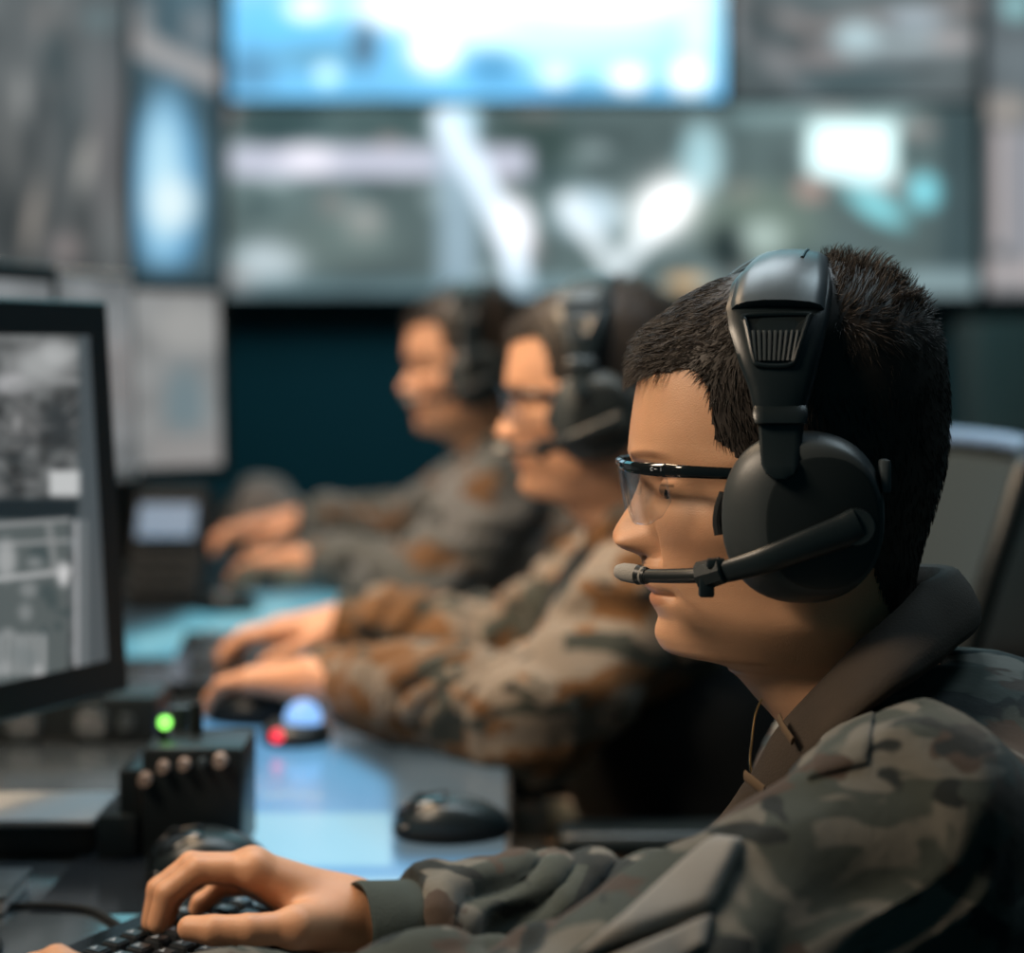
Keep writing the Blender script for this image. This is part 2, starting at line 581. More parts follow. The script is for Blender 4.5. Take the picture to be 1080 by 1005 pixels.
def display(name, corners, nx, ny, paint, label, cat='display', group=None, bezel=0.012, depth=0.05, screen='wallscreen', frame='black', frac=None, rootloc=None):
    """corners: world points TL, TR, BR, BL.  paint(X, Y) gets pixel-like picture coordinates"""
    TL, TR, BR, BL = [np.array(c, dtype=float) for c in corners]
    cen = (TL + TR + BR + BL) / 4
    r = root(name, cen if rootloc is None else rootloc, label, cat, group)
    ux = (TR - TL); ux /= np.linalg.norm(ux)
    uz = (TL - BL); uz /= np.linalg.norm(uz)
    n = np.cross(ux, uz)
    n = n / np.linalg.norm(n)            # out of the screen, towards the viewer
    # casing: loft with bevelled rim
    g = G()
    def ringz(e, back):
        return [TL + (-ux + uz) * e - n * back, TR + (ux + uz) * e - n * back, BR + (ux - uz) * e - n * back, BL + (-ux - uz) * e - n * back]
    g.loft([ringz(bezel * 0.9, -0.004), ringz(bezel, 0.0), ringz(bezel, depth * 0.6), ringz(-0.02, depth)])
    g.make('casing', M[frame], r, smooth=False)
    # screen surface with its picture
    s, t = np.meshgrid(np.linspace(0, 1, nx), np.linspace(0, 1, ny), indexing='ij')
    top = TL + s[..., None] * (TR - TL); bot = BL + s[..., None] * (BR - BL)
    Pt = top + t[..., None] * (bot - top) + n * 0.0048
    idx = np.arange(nx * ny).reshape(nx, ny)
    F = np.stack([idx[:-1, :-1], idx[:-1, 1:], idx[1:, 1:], idx[1:, :-1]], -1).reshape(-1, 4)
    o = mk('screen', Pt.reshape(-1, 3), F, M[screen], r, smooth=False)
    X = 540 + FP * Pt[..., 0] / Pt[..., 1]; Y = 370 - FP * (Pt[..., 2] - CZ) / Pt[..., 1]
    c = paint(X, Y).reshape(-1, 3)
    lin = np.where(c / 255 <= 0.04045, c / 255 / 12.92, ((np.maximum(c, 0) / 255 + 0.055) / 1.055) ** 2.4)
    at = o.data.color_attributes.new('picture', 'FLOAT_COLOR', 'POINT')
    at.data.foreach_set('color', np.concatenate([lin, np.ones((len(lin), 1))], 1).astype(np.float32).ravel())
    return r


def quad(x0, y0, x1, y1, d0, d1=None):
    d1 = d1 or d0
    # vertical panel: z extents taken at the mean depth so the panel is a true rectangle
    dm = (d0 + d1) / 2
    zt = CZ + (370 - y0) * dm / FP; zb = CZ + (370 - y1) * dm / FP
    a = P(x0, 0, d0); b = P(x1, 0, d1)
    return [(a[0], d0, zt), (b[0], d1, zt), (b[0], d1, zb), (a[0], d0, zb)]


def pic_blue(X, Y):
    p = Pic(X, Y, (104, 172, 214))
    p.mottle(70, 0.16, 1)
    p.rect(240, -400, 800, -60, (150, 205, 235), 60, 0.8)
    p.blob(300, 20, 60, 30, (96, 180, 228), 0.8)
    p.blob(265, 75, 30, 25, (78, 120, 150), 0.8)
    p.blob(330, 60, 50, 16, (92, 140, 165), 0.7)
    p.blob(325, 8, 26, 14, (235, 250, 255))
    p.blob(345, 78, 14, 12, (190, 235, 250))
    p.blob(440, 8, 75, 26, (255, 255, 255))
    p.blob(458, 52, 30, 26, (255, 255, 255))
    p.blob(385, 48, 15, 26, (70, 92, 112), 0.95)
    p.blob(520, 20, 60, 34, (235, 253, 255))
    p.blob(620, 30, 110, 50, (196, 244, 250))
    p.blob(640, 0, 120, 20, (245, 255, 255))
    p.blob(735, 30, 20, 60, (205, 250, 255))
    p.blob(660, 62, 90, 20, (165, 225, 240), 0.7)
    p.blob(520, 72, 30, 22, (70, 130, 170), 0.8)
    p.blob(586, 80, 18, 12, (225, 245, 252))
    p.blob(663, 82, 22, 14, (255, 255, 255))
    p.blob(726, 80, 22, 19, (255, 255, 255))
    p.blob(585, 97, 60, 7, (84, 150, 198), 0.8)
    p.rect(200, -500, 800, -30, (215, 245, 255), 40, .9)  # unseen upper part brightened to strengthen its reflection in the desk
    p.c *= 1.22
    return p.c


def pic_lower(X, Y):
    p = Pic(X, Y, (98, 112, 112))
    p.mottle(60, 0.22, 2)
    rr = np.random.default_rng(5)
    for k in range(46):
        x, y = rr.uniform(240, 1035), rr.uniform(110, 310)
        t = rr.random()
        col = (168, 152, 148) if t < 0.45 else ((62, 80, 82) if t < 0.75 else (175, 188, 190))
        p.blob(x, y, rr.uniform(10, 24), rr.uniform(9, 20), col, rr.uniform(0.35, 0.8), 2.5)
    p.blob(300, 130, 60, 20, (62, 84, 86), 0.8); p.blob(410, 130, 60, 16, (70, 92, 92), 0.7)
    p.blob(560, 150, 50, 30, (62, 78, 74), 0.8)
    p.rect(243, 154, 560, 187, (188, 190, 202), 5)
    p.blob(265, 92, 22, 18, (190, 178, 172), 0.9)
    p.blob(325, 168, 30, 16, (222, 220, 228), 0.9)
    p.blob(285, 275, 42, 24, (190, 200, 205), 0.9)
    p.blob(384, 235, 22, 20, (176, 172, 170), 0.8)
    p.blob(360, 255, 70, 30, (120, 132, 128), 0.5)
    p.rect(462, 105, 505, 310, (165, 185, 198), 8, 0.8)
    p.blob(482, 125, 22, 24, (190, 222, 235), 0.9)
    p.line([(470, 130), (505, 185), (535, 250), (552, 310)], 16, (218, 230, 240))
    p.blob(545, 235, 20, 34, (250, 250, 255), 0.9, rot=-20)
    p.blob(620, 225, 38, 28, (205, 222, 232), 0.9)
    p.line([(600, 215), (650, 285), (690, 240), (730, 200)], 12, (225, 232, 236), 0.8)
    p.blob(704, 218, 46, 34, (265, 265, 265), 1, 1.3, rot=-30)
    p.blob(740, 165, 24, 40, (178, 208, 214), 0.9)
    p.blob(800, 235, 70, 45, (124, 138, 128), 0.8)
    p.blob(768, 262, 22, 26, (44, 54, 54), 0.95)
    p.blob(805, 250, 26, 20, (190, 204, 200), 0.7)
    p.rect(770, 115, 960, 128, (165, 190, 192), 8, 0.8)
    p.rect(852, 128, 946, 186, (235, 258, 258), 7)
    p.blob(900, 178, 44, 18, (225, 245, 248), 1, 1.4, rot=22)
    p.blob(925, 218, 40, 14, (150, 215, 222), 0.9, rot=30)
    p.blob(977, 202, 20, 20, (150, 222, 232), 0.95)
    p.blob(855, 200, 18, 14, (186, 160, 152), 0.8); p.blob(722, 298, 24, 10, (206, 178, 142), 0.9)
    p.rect(990, 110, 1035, 290, (66, 82, 86), 10, 0.8)
    p.rect(955, 285, 1035, 312, (165, 185, 190), 6, 0.7)
    p.rect(240, 296, 700, 312, (112, 140, 150), 6, 0.6)
    p.rect(240, 104, 770, 111, (70, 88, 92), 4, 0.8)
    p.c = p.c * (1 + .22 * (p.c - 135) / 120)
    return p.c


def pic_upper_right(X, Y):
    p = Pic(X, Y, (88, 96, 98)); p.mottle(50, 0.25, 3)
    p.line([(770, 25), (815, 60), (850, 92)], 12, (138, 138, 140), 0.9)
    p.line([(850, 92), (930, 65), (985, 50)], 12, (118, 128, 132), 0.9)
    p.line([(775, 0), (860, 30), (1030, 5)], 9, (150, 140, 138), 0.8)
    p.blob(870, 60, 36, 14, (150, 142, 142), 0.8)
    p.blob(905, 40, 26, 18, (190, 220, 228), 0.95)
    p.blob(965, 20, 34, 14, (175, 190, 200), 0.9); p.blob(950, 45, 70, 9, (190, 206, 212), 0.8)
    p.blob(1005, 42, 26, 12, (178, 170, 170), 0.8)
    p.blob(900, 85, 70, 14, (66, 84, 88), 0.9)
    p.blob(800, 20, 20, 40, (60, 66, 68), 0.7)
    return p.c


def pic_right(X, Y):
    p = Pic(X, Y, (92, 100, 104)); p.mottle(60, 0.2, 0)
    p.rect(1048, 135, 1064, 262, (196, 186, 186), 4); p.rect(1068, 135, 1120, 270, (160, 160, 166), 5)
    p.rect(1040, 272, 1140, 304, (182, 174, 174), 5)
    p.blob(1072, 6, 16, 16, (150, 200, 205)); p.blob(1060, 115, 30, 18, (176, 166, 158), 0.8)
    p.rect(1066, 150, 1069, 300, (60, 80, 96), 2)
    return p.c


def pic_tall(X, Y):
    p = Pic(X, Y, (62, 82, 90)); p.mottle(40, 0.15, 1)
    p.line([(138, 40), (180, 62), (236, 85)], 15, (168, 162, 160), 0.95)
    p.rect(136, 0, 160, 50, (150, 146, 144), 6, 0.8); p.blob(210, 30, 20, 26, (140, 142, 144), 0.7)
    p.blob(176, 200, 38, 108, (104, 170, 215), 1, 3)
    p.blob(172, 190, 22, 80, (190, 232, 250), 1, 2)
    p.blob(182, 215, 26, 30, (235, 252, 255), 0.9)
    p.rect(136, 282, 240, 330, (55, 75, 84), 6, 0.9)
    return p.c


def pic_far_left(X, Y):
    p = Pic(X, Y, (84, 86, 86)); p.mottle(40, 0.35, 2, 1.4, 0.5)
    for (x, y, rx, ry, c, rot) in [(90, 170, 9, 34, (172, 168, 162), 12), (22, 100, 9, 28, (150, 150, 148), 0), (60, 92, 10, 14, (128, 118, 116), 0),
                                   (35, 230, 9, 44, (158, 150, 142), 10), (112, 150, 12, 90, (112, 108, 108), 0), (10, 150, 10, 60, (112, 112, 110), 0),
                                   (55, 20, 20, 22, (130, 122, 118), 0), (70, 262, 18, 18, (140, 130, 128), 0), (-30, 140, 20, 60, (120, 118, 116), 0)]:
        p.blob(x, y, rx, ry, c, 0.85, 1.6, rot)
    p.blob(105, 20, 22, 14, (98, 114, 116), 0.8); p.blob(58, 60, 12, 60, (52, 64, 66), 0.6); p.blob(75, 130, 8, 60, (52, 60, 62), 0.7)
    return p.c


display('video_wall_display', quad(243, -420, 763, 104, 8.0), 150, 120, pic_blue,
        'brightest blue and white display in the upper middle of the video wall', group='displays of the video wall')
display('video_wall_display', quad(240, 111, 1030, 311, 8.0), 260, 90, pic_lower,
        'wide grey display with a white curved road, lower row of the video wall', group='displays of the video wall')
display('video_wall_display', quad(771, -420, 1030, 105, 8.0), 90, 110, pic_upper_right,
        'dim grey display with diagonal stripes right of the bright blue display', group='displays of the video wall')
display('video_wall_display', quad(1040, -420, 1330, 311, 8.0), 90, 120, pic_right,
        'grey display with pale vertical bars at the right end of the video wall', group='displays of the video wall')
display('video_wall_display', quad(140, -420, 230, 296, 7.5, 7.93), 50, 130, pic_tall,
        'tall angled display with a glowing blue oval at the left of the video wall', group='displays of the video wall')
display('video_wall_display', quad(-90, -420, 131, 290, 6.5, 7.4), 90, 130, pic_far_left,
        'brownish grey streaky display at the far left of the video wall', group='displays of the video wall')

# dark equipment cabinet standing against the wall at the right
r = root('equipment_cabinet', (2.14, 7.75, 0), 'tall brownish grey cabinet against the back wall at the far right', 'cabinet')
G().box((2.14, 7.80, 0.66), (0.78, 0.5, 1.28), bevel=0.012).make('body', M['wall_brown'], r)
for k in range(2):
    dr = G().box((1.95 + 0.38 * k, 7.54, 0.66), (0.36, 0.02, 1.20), bevel=0.004).make('door', M['wall_brown'], r)
    sub(dr, r)
    G().cyl((2.09 + 0.10 * k, 7.515, 0.62), (2.09 + 0.10 * k, 7.515, 0.80), 0.008, seg=10).make('handle', M['metal'], dr)

# ------------------------------------------------------------------ console desk
DZ = 0.76
r = root('console_desk', (-0.46, 2.5, 0), 'long dark glossy console desk running away under all the workstations', 'desk')
G().box((-0.46, 2.52, DZ - 0.015), (0.92, 3.84, 0.03), bevel=0.004).make('desk_top', M['desk'], r)
G().box((-0.86, 2.52, 0.42), (0.03, 3.7, 0.60), bevel=0.003).make('modesty_panel', M['desk_leg'], r)
for yy in (0.72, 1.95, 3.18, 4.34):
    G().box((-0.40, yy, 0.3725), (0.70, 0.045, 0.705), bevel=0.006).make('leg', M['desk_leg'], r)

# ------------------------------------------------------------------ heads
HD = 1.28                                   # depth of the near operator's head
S = FP / HD                                 # pixels per metre there
H0 = np.array([(860 - 540) / S, HD, CZ - (470 - 370) / S])    # head origin


def tab(rows):
    a = np.array(rows, dtype=float)
    return lambda y: np.interp(y, a[:, 0], a[:, 1])


# head outlines in side view, measured on a pixel scale of 1656 px per metre
SIL = tab([(279, 860), (280, 842), (283, 815), (288, 792), (297, 764), (310, 740), (325, 720), (340, 705), (360, 690), (380, 679), (400, 672.5), (420, 669), (440, 666), (457, 664), (468, 663), (478, 664), (488, 668), (497, 673), (502, 674.5),
           (515, 671), (528, 666), (534, 663), (546, 655), (555, 649.5), (561, 647), (566, 646.5), (571, 648), (575, 651.5), (579, 657), (582, 665), (585, 673), (589, 676), (597, 677), (604, 677.5), (609, 677), (613, 677.5), (617, 679.5), (621, 683),
           (624.5, 687), (627, 685.5), (631, 685), (635, 686), (639, 688.5), (644, 692), (650, 694.5), (655, 693), (661, 691), (667, 690.5), (672, 691.5), (678, 694.5), (683, 698), (687, 703), (690, 710), (691.5, 720), (693, 733), (696, 748), (700, 762), (709, 775), (720, 784),
           (736, 797), (758, 818), (790, 838), (820, 852), (850, 866)])
BASE = tab([(279, 860), (280, 842), (283, 815), (288, 792), (297, 764), (310, 740), (325, 720), (340, 705), (360, 690), (380, 679), (400, 672.5), (420, 669.5), (440, 667.5), (457, 667), (468, 668), (478, 670), (488, 672), (500, 675), (515, 679), (530, 682), (545, 683),
            (560, 684), (575, 684), (590, 683), (600, 683), (612, 685), (625, 689), (640, 694), (650, 697), (661, 699), (672, 701), (682, 706), (688, 713), (690, 718), (691.5, 726), (693, 736), (696, 749), (700, 762), (709, 775), (720, 784),
            (736, 797), (758, 818), (790, 838), (820, 852), (850, 866)])
BACK = tab([(279, 860), (281, 885), (284, 902), (290, 922), (300, 940), (315, 957), (335, 973), (360, 986), (390, 994), (420, 997), (450, 997), (480, 995), (510, 989), (540, 980), (570, 970), (600, 962), (625, 960), (660, 966), (700, 978), (760, 996), (850, 1025)])
CEN = tab([(279, 860), (300, 855), (400, 850), (500, 850), (600, 852), (640, 858), (670, 866), (690, 876), (710, 886), (740, 900), (800, 920), (850, 945)])
WID = tab([(279, 0), (281, 19), (284, 33), (290, 50), (300, 68), (315, 86), (335, 101), (360, 113), (390, 121), (420, 125), (450, 126), (480, 124), (510, 121), (540, 118), (570, 114), (600, 109), (625, 104), (650, 98), (670, 92), (690, 87), (705, 84), (730, 84), (760, 88), (800, 96), (850, 108)])


def smooth_tab(f, lo, hi, y0=300, y1=330):
    """the same outline with its corners rounded: little near the crown, more below"""
    g = np.arange(270, 860, .25); v = f(g); s_ = np.interp(g, [270, 284, y0, y1], [0, .6, lo if lo > 1 else 2.5, hi])
    out = np.empty_like(v)
    for i in range(len(g)):
        w = np.exp(-.5 * ((g - g[i]) / max(s_[i], .05)) ** 2); w[np.abs(g - g[i]) > 4 * s_[i] + .3] = 0
        out[i] = (w * v).sum() / w.sum()
    return lambda y: np.interp(y, g, out)


def two_scale(f, hi, lo):
    a, b = smooth_tab(f, 3, hi), smooth_tab(f, 3, lo)
    return lambda y: np.where((y > 485) & (y < 705), b(y), a(y)) if True else None


SIL = two_scale(SIL, 7, 1.3); BASE = two_scale(BASE, 7, 1.6)
BACK = smooth_tab(BACK, 3, 10); WID = smooth_tab(WID, 3, 10); CEN = smooth_tab(CEN, 3, 12)


def head_arrays(ny=470, na=260):
    y = np.concatenate([np.linspace(279, 300, int(ny * .10), endpoint=False), np.linspace(300, 480, int(ny * .20), endpoint=False),
                        np.linspace(480, 684, int(ny * .47), endpoint=False), np.linspace(684, 704, int(ny * .10), endpoint=False), np.linspace(704, 850, int(ny * .13))])
    # angle, denser at the front of the face
    a = np.linspace(-1, 1, na, endpoint=False)
    th = math.pi * (0.55 * a + 0.45 * a ** 3)
    Y, T = np.meshgrid(y, th, indexing='ij')
    base, back, cen, w = BASE(Y) / 1656, BACK(Y) / 1656, CEN(Y) / 1656, WID(Y) / 1656
    n = np.interp(Y, [279, 400, 470, 560, 620, 680, 720, 850], [2.0, 2.25, 2.4, 2.3, 2.1, 2.0, 2.0, 2.0])
    c, s_ = np.cos(T), np.sin(T)
    af = np.where(c > 0, cen - base, back - cen)
    nn = np.where(c > 0, n, 2.1)
    rr = (np.abs(c) ** nn + np.abs(s_) ** nn) ** (-1 / nn)
    u = af * c * rr                                   # forward
    v = w * s_ * rr                                   # lateral
    m = lambda x, x0, sx: np.exp(-((x - x0) / sx) ** 2)
    av = np.abs(v)
    front = (c > 0)
    D = (BASE(Y) - SIL(Y)) / 1656
    # nose
    ns = np.interp(Y, [470, 500, 530, 560, 575, 590], [.012, .0085, .0095, .0115, .0125, .013])
    nose = np.where(Y < 592, np.exp(-(av / ns) ** 2.6), 0)
    lips = np.where((Y >= 592) & (Y < 646), np.clip(1 - (av / .030) ** 2.2, 0, 1), 0)
    chin = np.where(Y >= 646, np.exp(-(av / .019) ** 2.2), 0)
    brow = np.where(Y < 492, np.exp(-(av / .045) ** 4), 0)
    k = np.where(Y < 484, brow, np.where(Y < 592, nose, np.where(Y < 646, lips, chin)))
    blend = np.clip((Y - 476) / 16, 0, 1)
    k = np.where(Y < 492, brow * (1 - blend) + nose * blend, k)
    bl2 = np.clip((Y - 586) / 8, 0, 1); k = np.where((Y > 586) & (Y < 594), nose * (1 - bl2) + np.clip(1 - (av / .030) ** 2.2, 0, 1) * bl2, k)
    bl3 = np.clip((Y - 642) / 8, 0, 1); k = np.where((Y > 642) & (Y < 650), np.clip(1 - (av / .030) ** 2.2, 0, 1) * (1 - bl3) + np.exp(-(av / .019) ** 2.2) * bl3, k)
    du = np.where(front, D * k, 0)
    # wings of the nose and their groove
    yy = Y / 1656
    g = lambda y0, sy: np.exp(-((Y - y0) / sy) ** 2)
    du += .0118 * m(av, .0125, .0060) * np.where(Y < 571, g(571, 13), g(571, 8.5)) * front
    du -= .0045 * m(av, .0215, .0038) * g(572, 16) * front
    du -= .0060 * m(av, .0072, .0042) * g(583.5, 3.5) * front          # nostrils
    # eye sockets, lids, brows, cheeks
    du -= .0135 * m(av, .030, .0165) * g(508, 16) * front
    du -= .0060 * m(av, .017, .008) * g(508, 15) * front
    du += .0105 * m(av, .031, .0125) * np.where(Y < 511, g(511, 11), g(511, 10)) * front
    du -= .0022 * m(av, .032, .013) * g(500, 3.0) * front
    du -= .0016 * m(av, .032, .012) * g(521, 2.5) * front
    du += .0040 * m(av, .028, .020) * g(482, 11) * front
    du += .0035 * m(av, .043, .018) * g(548, 26) * front
    dv = np.sign(v) * (.0035 * m(u, .060, .028) * g(552, 26) - .0030 * m(u, .065, .02) * g(600, 28) + .0025 * m(u, .055, .02) * g(484, 14) - .004 * m(u, .075, .02) * g(512, 14))
    # lips: seam, corners, philtrum, fold from nose to mouth
    xs = np.clip(av / .026, 0, 1)
    du -= .0012 * g(624.3, 1.8) * (av < .027) * front
    du -= .0040 * m(av, .0255, .005) * g(624, 7) * front
    du -= .0010 * m(av, 0, .003) * g(600, 9) * front
    fold = np.interp(Y, [575, 600, 630, 650], [.021, .027, .034, .038])
    du -= .0018 * m(av, fold, .004) * np.clip((Y - 568) / 14, 0, 1) * np.clip((652 - Y) / 20, 0, 1) * front
    # jaw angle and neck muscle
    dv += np.sign(v) * (.0050 * m(u, .005, .040) * g(648, 22) - .004 * m(u, .02, .03) * g(705, 18))
    u = u + du; v = v + dv
    px = CEN(Y) - u * 1656
    X = (px - 860) / 1656; Yw = -v; Z = (470 - Y) / 1656
    pts = np.stack([X, Yw, Z], -1)
    ni, nj = Y.shape
    idx = np.arange(ni * nj).reshape(ni, nj)
    jn = np.roll(idx, -1, axis=1)
    F = np.stack([idx[:-1], jn[:-1], jn[1:], idx[1:]], -1).reshape(-1, 4)
    tint = np.ones((ni, nj, 3))
    lipw = np.clip(1 - (av / .0245) ** 4, 0, 1) * front
    up = np.where((Y > 612 + 6 * xs ** 2) & (Y < 624.5), 1, 0) * lipw
    lo = np.where((Y >= 624.5) & (Y < 639 - 9 * xs ** 2), 1, 0) * lipw
    for k_, t_ in ((up, (0.78, 0.60, 0.56)), (lo, (0.82, 0.66, 0.62))):
        tint = tint * (1 - k_[..., None]) + np.array(t_) * k_[..., None]
    b_ = (np.exp(-((Y - (482 - 6 * np.exp(-((av - .036) / .02) ** 2))) / 4.2) ** 4) * np.clip((av - .009) / .006, 0, 1) * np.clip((.052 - av) / .01, 0, 1) * front)[..., None]
    tint = tint * (1 - b_ * .72) + np.array((.16, .13, .11)) * b_ * .72
    lash = (np.exp(-((Y - 508) / 1.6) ** 2) * (np.abs(av - .031) < .0125) * front)[..., None]
    tint = tint * (1 - .7 * lash)
    rosy = (m(av, .045, .018) * g(565, 26) * front + .8 * m(av, 0, .016) * g(566, 16) * front)[..., None] * .35
    tint = tint * (1 - rosy) + np.array((1.0, .80, .76)) * rosy
    return pts.reshape(-1, 3), F, tint.reshape(-1, 3), np.stack([px, Y, v], -1).reshape(-1, 3)


def in_poly(x, y, poly):
    c = np.zeros(x.shape, bool)
    n = len(poly)
    for i in range(n):
        x0, y0 = poly[i]; x1, y1 = poly[(i + 1) % n]
        t = ((y0 > y) != (y1 > y)) & (x < (x1 - x0) * (y - y0) / ((y1 - y0) + 1e-12) + x0)
        c ^= t
    return c


HAIRLINE = [(655, 270), (655, 399), (672, 401), (690, 396), (712, 390), (729, 393), (737, 412), (738, 440), (741, 458), (756, 470), (768, 484), (782, 520), (796, 560), (812, 560), (822, 520), (880, 545), (905, 600), (925, 655), (1010, 668), (1030, 260)]


def rot_z(a):
    return np.array([[math.cos(a), -math.sin(a), 0], [math.sin(a), math.cos(a), 0], [0, 0, 1.0]])


def rot_y(a):
    return np.array([[math.cos(a), 0, math.sin(a)], [0, 1.0, 0], [-math.sin(a), 0, math.cos(a)]])


def strands(base, nrm, dirs, length, rad, rng):
    """tapered three-sided hairs; returns verts, quads(with tris as degenerate-free quads)"""
    n = len(base)
    k = 5
    t = np.linspace(0, 1, k)
    droop = dirs
    pts = base[:, None] + (nrm[:, None] * (t - .45 * t ** 2)[None, :, None] * .75 + droop[:, None] * (t ** 1.4)[None, :, None]) * length[:, None, None]
    tan = np.gradient(pts, axis=1); tan /= np.linalg.norm(tan, axis=2, keepdims=True) + 1e-9
    ref = rng.normal(size=(n, 1, 3)); a = np.cross(tan, ref); a /= np.linalg.norm(a, axis=2, keepdims=True) + 1e-9
    b = np.cross(tan, a)
    r = rad[:, None] * np.array([1, 1, .85, .6, .12])[None]
    V = []
    for q in range(3):
        ang = 2 * math.pi * q / 3
        V.append(pts + r[..., None] * (math.cos(ang) * a + math.sin(ang) * b))
    V = np.stack(V, 2).reshape(-1, 3)            # n, k, 3
    base_i = (np.arange(n) * k * 3)[:, None, None]
    lv = (np.arange(k - 1) * 3)[None, :, None]; q = np.arange(3)[None, None, :]; q2 = (q + 1) % 3
    F = np.stack([base_i + lv + q, base_i + lv + q2, base_i + lv + 3 + q2, base_i + lv + 3 + q], -1).reshape(-1, 4)
    return V, F


def hair_geo(pts, F, side, seed, count, T, shell=True, dense=1.0):
    """short cropped hair: scalp shell plus individual strands, in head space"""
    rng = np.random.default_rng(seed)
    nrm = vnormals(pts, F)
    if np.mean(np.sum(nrm * (pts - pts.mean(0)), 1)) < 0: nrm = -nrm
    px, py = side[:, 0], side[:, 1]
    jit = noise(pts, 60, 1) * 5
    m = in_poly(px + jit, py + jit * .6, HAIRLINE)
    VV = []; FF = []; n0 = 0
    fm = m[F].all(axis=1)
    if shell:
        used = np.unique(F[fm]); remap = -np.ones(len(pts), int); remap[used] = np.arange(len(used))
        off = 0.0004 + 0.0022 * np.clip((430 - py[used]) / 80, 0, 1) + 0.0006 * np.clip((px[used] - 800) / 60, 0, 1)
        VV.append(pts[used] + nrm[used] * off[:, None]); FF.append(remap[F[fm]]); n0 = len(used)
    tri = F[fm]
    A = pts[tri[:, 0]]; B = pts[tri[:, 1]]; C = pts[tri[:, 2]]; D = pts[tri[:, 3]]
    ar = np.linalg.norm(np.cross(C - A, D - B), axis=1)
    fy = py[tri[:, 0]]; fx = px[tri[:, 0]]
    wgt = ar * np.where(fy < 420, 1.5, .8) * np.where((fx < 790), 1.6, 1)
    pick = rng.choice(len(tri), size=count, p=wgt / wgt.sum())
    r1, r2 = rng.random(count)[:, None], rng.random(count)[:, None]
    bp = (A[pick] * (1 - r1) + B[pick] * r1) * (1 - r2) + (D[pick] * (1 - r1) + C[pick] * r1) * r2
    nn = nrm[tri[pick, 0]]
    hx, hy = fx[pick], fy[pick]
    top = np.clip((420 - hy) / 60, 0, 1)                  # longer on top
    frontw = np.clip((800 - hx) / 60, 0, 1)
    crown = np.clip((hx - 858) / 12, 0, 1) * np.clip((385 - hy) / 60, 0, 1)
    back = np.clip((hx - 945) / 25, 0, 1)
    e = lambda a_: a_[:, None]
    comb = e(top * frontw) * np.array([-1.0, 0, -.02]) + e(1 - top * frontw) * np.array([0.22, 0, -1.0])
    comb = comb * e(1 - crown) + e(crown) * np.array([0.35, 0, .3])
    fringe = np.clip((725 - hx) / 30, 0, 1) * np.clip((425 - hy) / 20, 0, 1)
    stand = .16 + .24 * top * frontw + .26 * fringe + .78 * crown + .18 * back * (1 - crown)
    fringe = np.clip((725 - hx) / 30, 0, 1) * np.clip((425 - hy) / 20, 0, 1)
    L = .0095 + .0095 * top * frontw + .0105 * crown - .001 * back + .008 * fringe
    L = L * rng.uniform(.6, 1.15, count)
    clump = np.stack([noise(bp, 95, s_) for s_ in (0, 1, 2)], 1)
    comb = comb + clump * .45 + rng.normal(size=(count, 3)) * .10
    comb = comb - nn * np.sum(comb * nn, 1)[:, None]
    comb /= np.linalg.norm(comb, axis=1)[:, None] + 1e-9
    nz = nn * e(stand * 1.7) + .35 * clump * e(crown)
    V, Q = strands(bp + nn * .0004, nz, comb * e(1 - stand * .85), L, np.full(count, .00030) * rng.uniform(.7, 1.3, count), rng)
    VV.append(V); FF.append(Q + n0)
    return np.concatenate(VV), np.concatenate(FF)


def place(pts, off, yaw=0.0, pitch=0.0, sc=1.0):
    """head-space points to the world: off is the head's displacement from the near operator"""
    R = rot_z(yaw) @ rot_y(pitch)
    return (pts * sc) @ R.T + H0 + np.asarray(off)


# ------------------------------------------------------------------ hands
def hand_sdf(joints, wrist, fore, palm_r=.0125, k=.010, fr=.0085):
    """joints: dict finger -> list of points from knuckle to tip; thumb under 'thumb'"""
    def f(p):
        wr = np.asarray(wrist)
        d = cap(p, fore, wr, .034, .0265)
        base = []
        for n_, pts in joints.items():
            if n_ == 'thumb': continue
            base.append(pts[0])
            d = smin(d, cap(p, wr + (np.asarray(pts[0]) - wr) * .12, pts[0], palm_r * 1.5, palm_r), .016)
        th = joints['thumb']
        d = smin(d, cap(p, wr + (np.asarray(th[0]) - wr) * .15, th[0], .0175, .0150), .016)
        for a, b in zip(base[:-1], base[1:]):
            d = smin(d, cap(p, a, b, palm_r * .95), .006)
        for i, (n_, pts) in enumerate(joints.items()):
            r = {'index': 1.0, 'middle': 1.03, 'ring': .97, 'little': .85, 'thumb': 1.2}[n_] * fr
            rs = [r * 1.12, r * 1.02, r * .95, r * .82]
            fd = None
            for j in range(len(pts) - 1):
                c = cap(p, pts[j], pts[j + 1], rs[j], rs[j + 1])
                fd = c if fd is None else smin(fd, c, .003)
            d = smin(d, fd, .0045)
        return d
    return f


def hand_mesh(joints, wrist, fore, h=.0016):
    allp = np.array([q for v in joints.values() for q in v] + [wrist, fore])
    v, F = net(hand_sdf(joints, wrist, fore), allp.min(0) - .045, allp.max(0) + .045, h)
    return v, F


